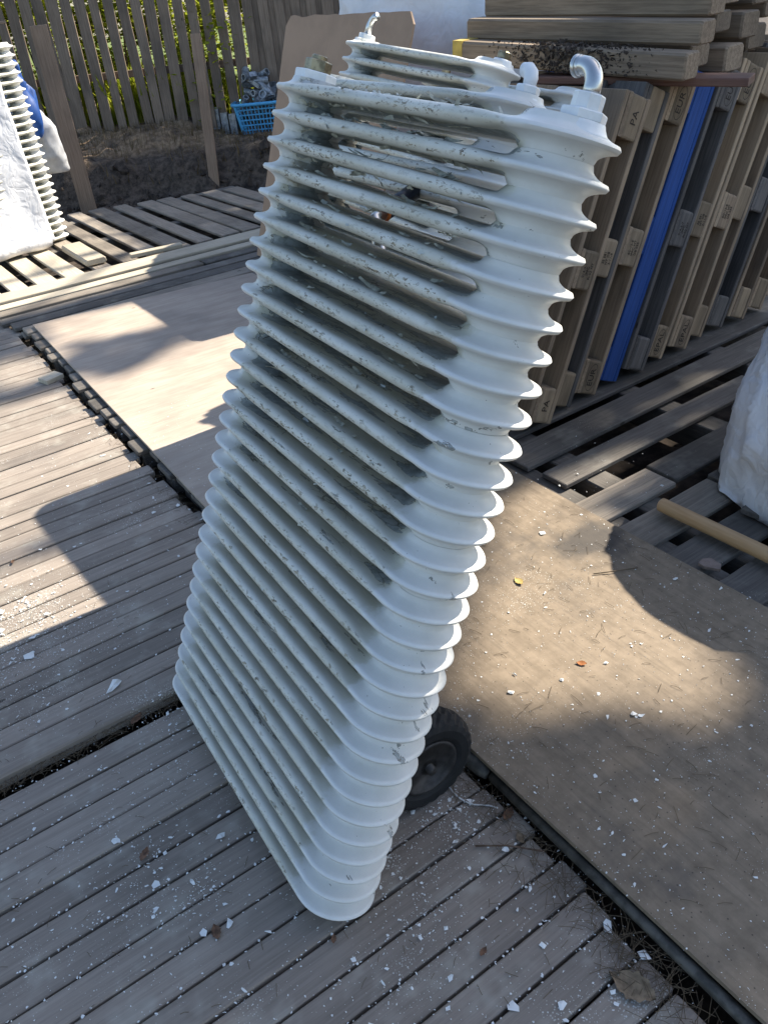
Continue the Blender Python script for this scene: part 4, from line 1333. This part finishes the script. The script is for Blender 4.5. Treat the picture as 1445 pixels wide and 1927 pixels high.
leafobj(0.695, 0.445, 0.045, LEAFT, "large crumpled tan leaf lying by the plywood edge", 1.9)
leafobj(0.765, 0.86, 0.020, LEAFD, "round brown leaf beside the end of white string", 0.4)
leafobj(0.745, 0.80, 0.016, LEAFT, "pale tan leaf just past the round brown leaf", 1.2)
leafobj(0.06, 1.285, 0.018, LEAFD, "folded brown leaf resting over a board joint", 0.8)
leafobj(0.115, 1.02, 0.018, LEAFD, "curled brown leaf with stalk on the deck", 1.4)
leafobj(0.30, 0.86, 0.010, LEAFD, "tiny red brown leaf near the radiator foot", 1.0)
leafobj(0.52, 0.66, 0.011, LEAFD, "small rusty leaf on the boards in front of the wheel", 0.3)
leafobj(0.34, 0.60, 0.012, LEAFD, "dark red leaf lying alone on the deck boards", 2.0)
leafobj(0.19, 1.69, 0.022, LEAFD, "orange brown leaf caught under the deck step", 0.6)
leafobj(1.20, 1.06, 0.014, plain("orange leaf", (0.35, 0.13, 0.04), 0.8), "small orange leaf on the sunlit plywood", 2.2)
leafobj(1.31, 1.42, 0.020, plain("yellow leaf", (0.5, 0.36, 0.12), 0.8), "yellow leaf scrap on the sunlit plywood", 1.4)
leafobj(0.10, 2.66, 0.012, LEAFD, "brown leaf on the sunlit boards at the edge of the chip pile", 1.3)

rr = random.Random(33)
b = MB()
def needle(x_, y_, l, z_=None):
    a_ = rr.uniform(0, 6.283)
    z_ = hgt(x_, y_) + 0.001 if z_ is None else z_
    t = Vector((math.cos(a_), math.sin(a_), 0))
    s_ = Vector((-t.y, t.x, 0))
    c = Vector((x_, y_, z_))
    b.tube([c - t * l / 2, c + s_ * l * rr.uniform(-0.06, 0.06) + Vector((0, 0, 0.002)), c + t * l / 2], 0.00055, 4)
for _ in range(230): needle(rr.uniform(0.85, 1.73), rr.uniform(0.2, 1.9), rr.uniform(0.012, 0.045))
for _ in range(520): needle(rr.gauss(0.745, 0.035), rr.uniform(0.2, 1.1), rr.uniform(0.02, 0.06), 0.004 + abs(rr.gauss(0, 0.004)))
for _ in range(260): needle(rr.uniform(-0.35, 0.32), 1.69 + rr.gauss(0, 0.012), rr.uniform(0.02, 0.05), 0.004)
for _ in range(300): needle(rr.uniform(-0.5, 0.75), rr.uniform(0.3, 2.4), rr.uniform(0.012, 0.03))
for _ in range(300): needle(0.715 + rr.gauss(0, 0.03), rr.uniform(2.3, 4.9), rr.uniform(0.02, 0.06), 0.022)
tag(b.build("pine_needles", NEEDLE), "dry pine needles strewn over plywood and board joints", "pine needles", kind="stuff")
def twig(pts, r_, lab, mat=NEEDLE, nm="twig", cat="twig"):
    b = MB(); b.tube(pts, r_, 6)
    return tag(b.build(nm, mat, smooth=True), lab, cat)
twig([(1.50, 1.30, 0.049), (1.555, 1.265, 0.052), (1.62, 1.235, 0.049)], 0.0016, "thin dark twig on shaded plywood near the oil stain")
twig([(1.33, 1.66, 0.049), (1.36, 1.625, 0.051)], 0.002, "short dark twig on the plywood beside the large radiator")
twig([(0.655, 0.845, 0.004), (0.71, 0.80, 0.007), (0.76, 0.745, 0.006)], 0.0019, "reddish bent twig in front of the wheel", STEELR)
def smoothc(pts, n=6):
    out = []
    P_ = [Vector(p) for p in pts]
    for i in range(len(P_) - 1):
        p0, p1, p2, p3 = P_[max(i - 1, 0)], P_[i], P_[i + 1], P_[min(i + 2, len(P_) - 1)]
        for k_ in range(n):
            t = k_ / n
            out.append(0.5 * ((2 * p1) + (-p0 + p2) * t + (2 * p0 - 5 * p1 + 4 * p2 - p3) * t * t + (-p0 + 3 * p1 - 3 * p2 + p3) * t ** 3))
    return out + [P_[-1]]
twig(smoothc([(0.735, 1.10, 0.004), (0.715, 1.04, 0.005), (0.705, 0.98, 0.004), (0.715, 0.935, 0.005), (0.745, 0.905, 0.004), (0.755, 0.885, 0.008)]), 0.0017, "white string lying beside the tyre", STRINGM, "string", "string")
twig(smoothc([(-0.22, 1.70, 0.02), (-0.17, 1.69, 0.012), (-0.21, 1.65, 0.005), (-0.20, 1.58, 0.004), (-0.26, 1.50, 0.004)]), 0.0017, "white string hanging over the deck step", STRINGM, "string", "string")
b = MB(); b.box((0, 0, 0), (0.10, 0.075, 0.022)); o = b.build("wood_offcut", PALE); o.location = (0.665, 4.22, 0.030); o.rotation_euler = (0.03, 0, 0.35)
tag(o, "square pale wood offcut lying on the sunlit deck", "offcut")
vs, fs = chip_poly(random.Random(5), Vector((0, 0, 0.006)), 0.045, 0.002)
bb = MB(); n = len(vs) - 1
bb.add([v for v in vs] + [v - Vector((0, 0, 0.010)) for v in vs[1:]], fs + [(1 + k_, n + 1 + k_, n + 1 + (k_ + 1) % n, 1 + (k_ + 1) % n) for k_ in range(n)])
o = bb.build("flat_stone", STONEM); o.location = (1.80, 1.115, 0.040); o.scale = (0.75, 1.2, 1)
tag(o, "flat pinkish stone chip at the edge of the plywood", "stone")

# ---------------------------------------------------------------- unseen trees added on the sun side; crowns shaped to leave the light patches
LIT = [
  ((1.36,1.78), (1.55,1.78), (1.72,1.80), (1.70,1.50), (1.70,1.40), (1.55,1.0), (1.42,0.85), (1.32,0.76), (1.18,0.85), (1.10,0.97), (0.94,1.02), (0.90,1.17), (1.05,1.37)),
  ((0.77,3.78), (1.28,4.05), (1.75,3.95), (1.75,2.70), (0.97,2.70), (0.78,2.75), (0.76,3.29)),
  ((0.78,5.0), (1.41,4.88), (1.41,4.40), (0.80,4.55)),
  ((0.45,4.7), (0.65,4.62), (0.69,4.33), (0.40,4.32)),
  ((0.22,4.10), (0.66,4.05), (0.66,3.63), (0.56,3.25), (0.42,2.80), (-0.05,2.76)),
  ((0.53,3.10), (0.76,3.36), (0.75,2.90), (0.52,2.96)),
  ((-0.15,2.66), (0.30,2.58), (0.40,2.40), (0.26,2.18), (0.10,2.08), (-0.25,2.06)),
  ((-0.9,7.9), (1.9,7.9), (1.78,6.07), (2.66,5.85), (1.57,5.39), (0.67,5.38), (-0.9,5.45)),
  ((2.40,1.86), (2.90,1.90), (2.90,1.80), (2.40,1.78)),
  ((1.74,1.86), (2.10,1.72), (2.07,1.60), (1.72,1.74)),
  ((-0.55,0.83), (0.0,0.83), (0.0,0.92), (-0.55,0.92)),
  ((1.9,9.2), (3.3,9.0), (3.3,8.7), (1.9,8.9)),
]
DARKSPOT = [((1.12,1.22), 0.075), ((1.32,0.98), 0.06), ((1.44,1.62), 0.07), ((1.02,1.12), 0.05), ((0.95,3.62), 0.07), ((0.35,3.4), 0.10), ((0.3,3.9), 0.06), ((0.45, 3.1), 0.05)]
def inside(p, poly):
    x_, y_ = p
    c = False
    n = len(poly)
    for i in range(n):
        x1, y1 = poly[i]; x2, y2 = poly[(i + 1) % n]
        if (y1 > y_) != (y2 > y_) and x_ < (x2 - x1) * (y_ - y1) / (y2 - y1) + x1:
            c = not c
    return c
def is_lit(x_, y_):
    for (c, r_) in DARKSPOT:
        if (x_ - c[0]) ** 2 + (y_ - c[1]) ** 2 < r_ * r_: return False
    return any(inside((x_, y_), q) for q in LIT)
rr = random.Random(77)
trunks = [(13.0, -1.2), (12.2, 1.3), (13.6, 3.4), (12.4, 5.6), (13.3, 7.6)]
lists = [([], []) for _ in trunks]
for _ in range(46000):
    sx, sy = rr.uniform(-2.2, 4.6), rr.uniform(-1.8, 8.7 + rr.gauss(0, 0.25))
    if any(is_lit(sx + dx_, sy + dy_) for dx_, dy_ in ((0, 0), (0.09, 0), (-0.09, 0), (0, 0.06), (0, -0.06))): continue
    dist = rr.uniform(13.0, 18.5) * (1 if rr.random() < 0.8 else 0.93)
    hd = dist * math.cos(SUN_EL)
    k_ = sdir * ((12.9 + rr.gauss(0, 1.2) - sx) / sdir.x)
    c = Vector((sx, sy, 0)) + k_
    ti = min(range(len(trunks)), key=lambda q: (c.y - k_.y * 0 - trunks[q][1]) ** 2 + rr.uniform(0, 1.5))
    vs, fs = lists[ti]
    a_ = rr.uniform(0, 6.283)
    t = Vector((math.cos(a_), math.sin(a_), rr.uniform(-0.8, 0.8))).normalized()
    s_ = t.cross(Vector((rr.uniform(-1, 1), rr.uniform(-1, 1), rr.uniform(0.2, 1)))).normalized()
    l = rr.uniform(0.10, 0.20)
    o = len(vs)
    vs += [c - t * l / 2, c + s_ * l * 0.42, c + t * l / 2, c - s_ * l * 0.42]
    fs.append((o, o + 1, o + 2, o + 3))
for i, (tx, ty) in enumerate(trunks):
    root = empty("unseen_shade_tree", (tx, ty, -0.17))
    tag(root, "tall unseen tree added on the sun side, crown shaped to shade the yard", "tree", "unseen trees on the sun side")
    me = bpy.data.meshes.new("crown")
    me.from_pydata([tuple(v - Vector((tx, ty, -0.17))) for v in lists[i][0]], [], lists[i][1])
    link("crown", me, LEAFTREE, root)
    b = MB()
    b.tube([(0, 0, 0), (0.05, 0.03, 2.5), (-0.03, 0.05, 6.0), (0.04, 0, 9.5), (0, 0, 11.5)], [0.20, 0.16, 0.12, 0.07, 0.02], 12)
    for q in range(9):
        z_ = 5.6 + q * 0.6
        an = q * 2.4
        b.tube([(0, 0, z_), (math.cos(an) * 0.5, math.sin(an) * 0.6, z_ + 0.3), (math.cos(an) * 1.1, math.sin(an) * 1.2, z_ + 0.75)], [0.05, 0.035, 0.01], 6)
    b.build("trunk", BARK, root, smooth=True)
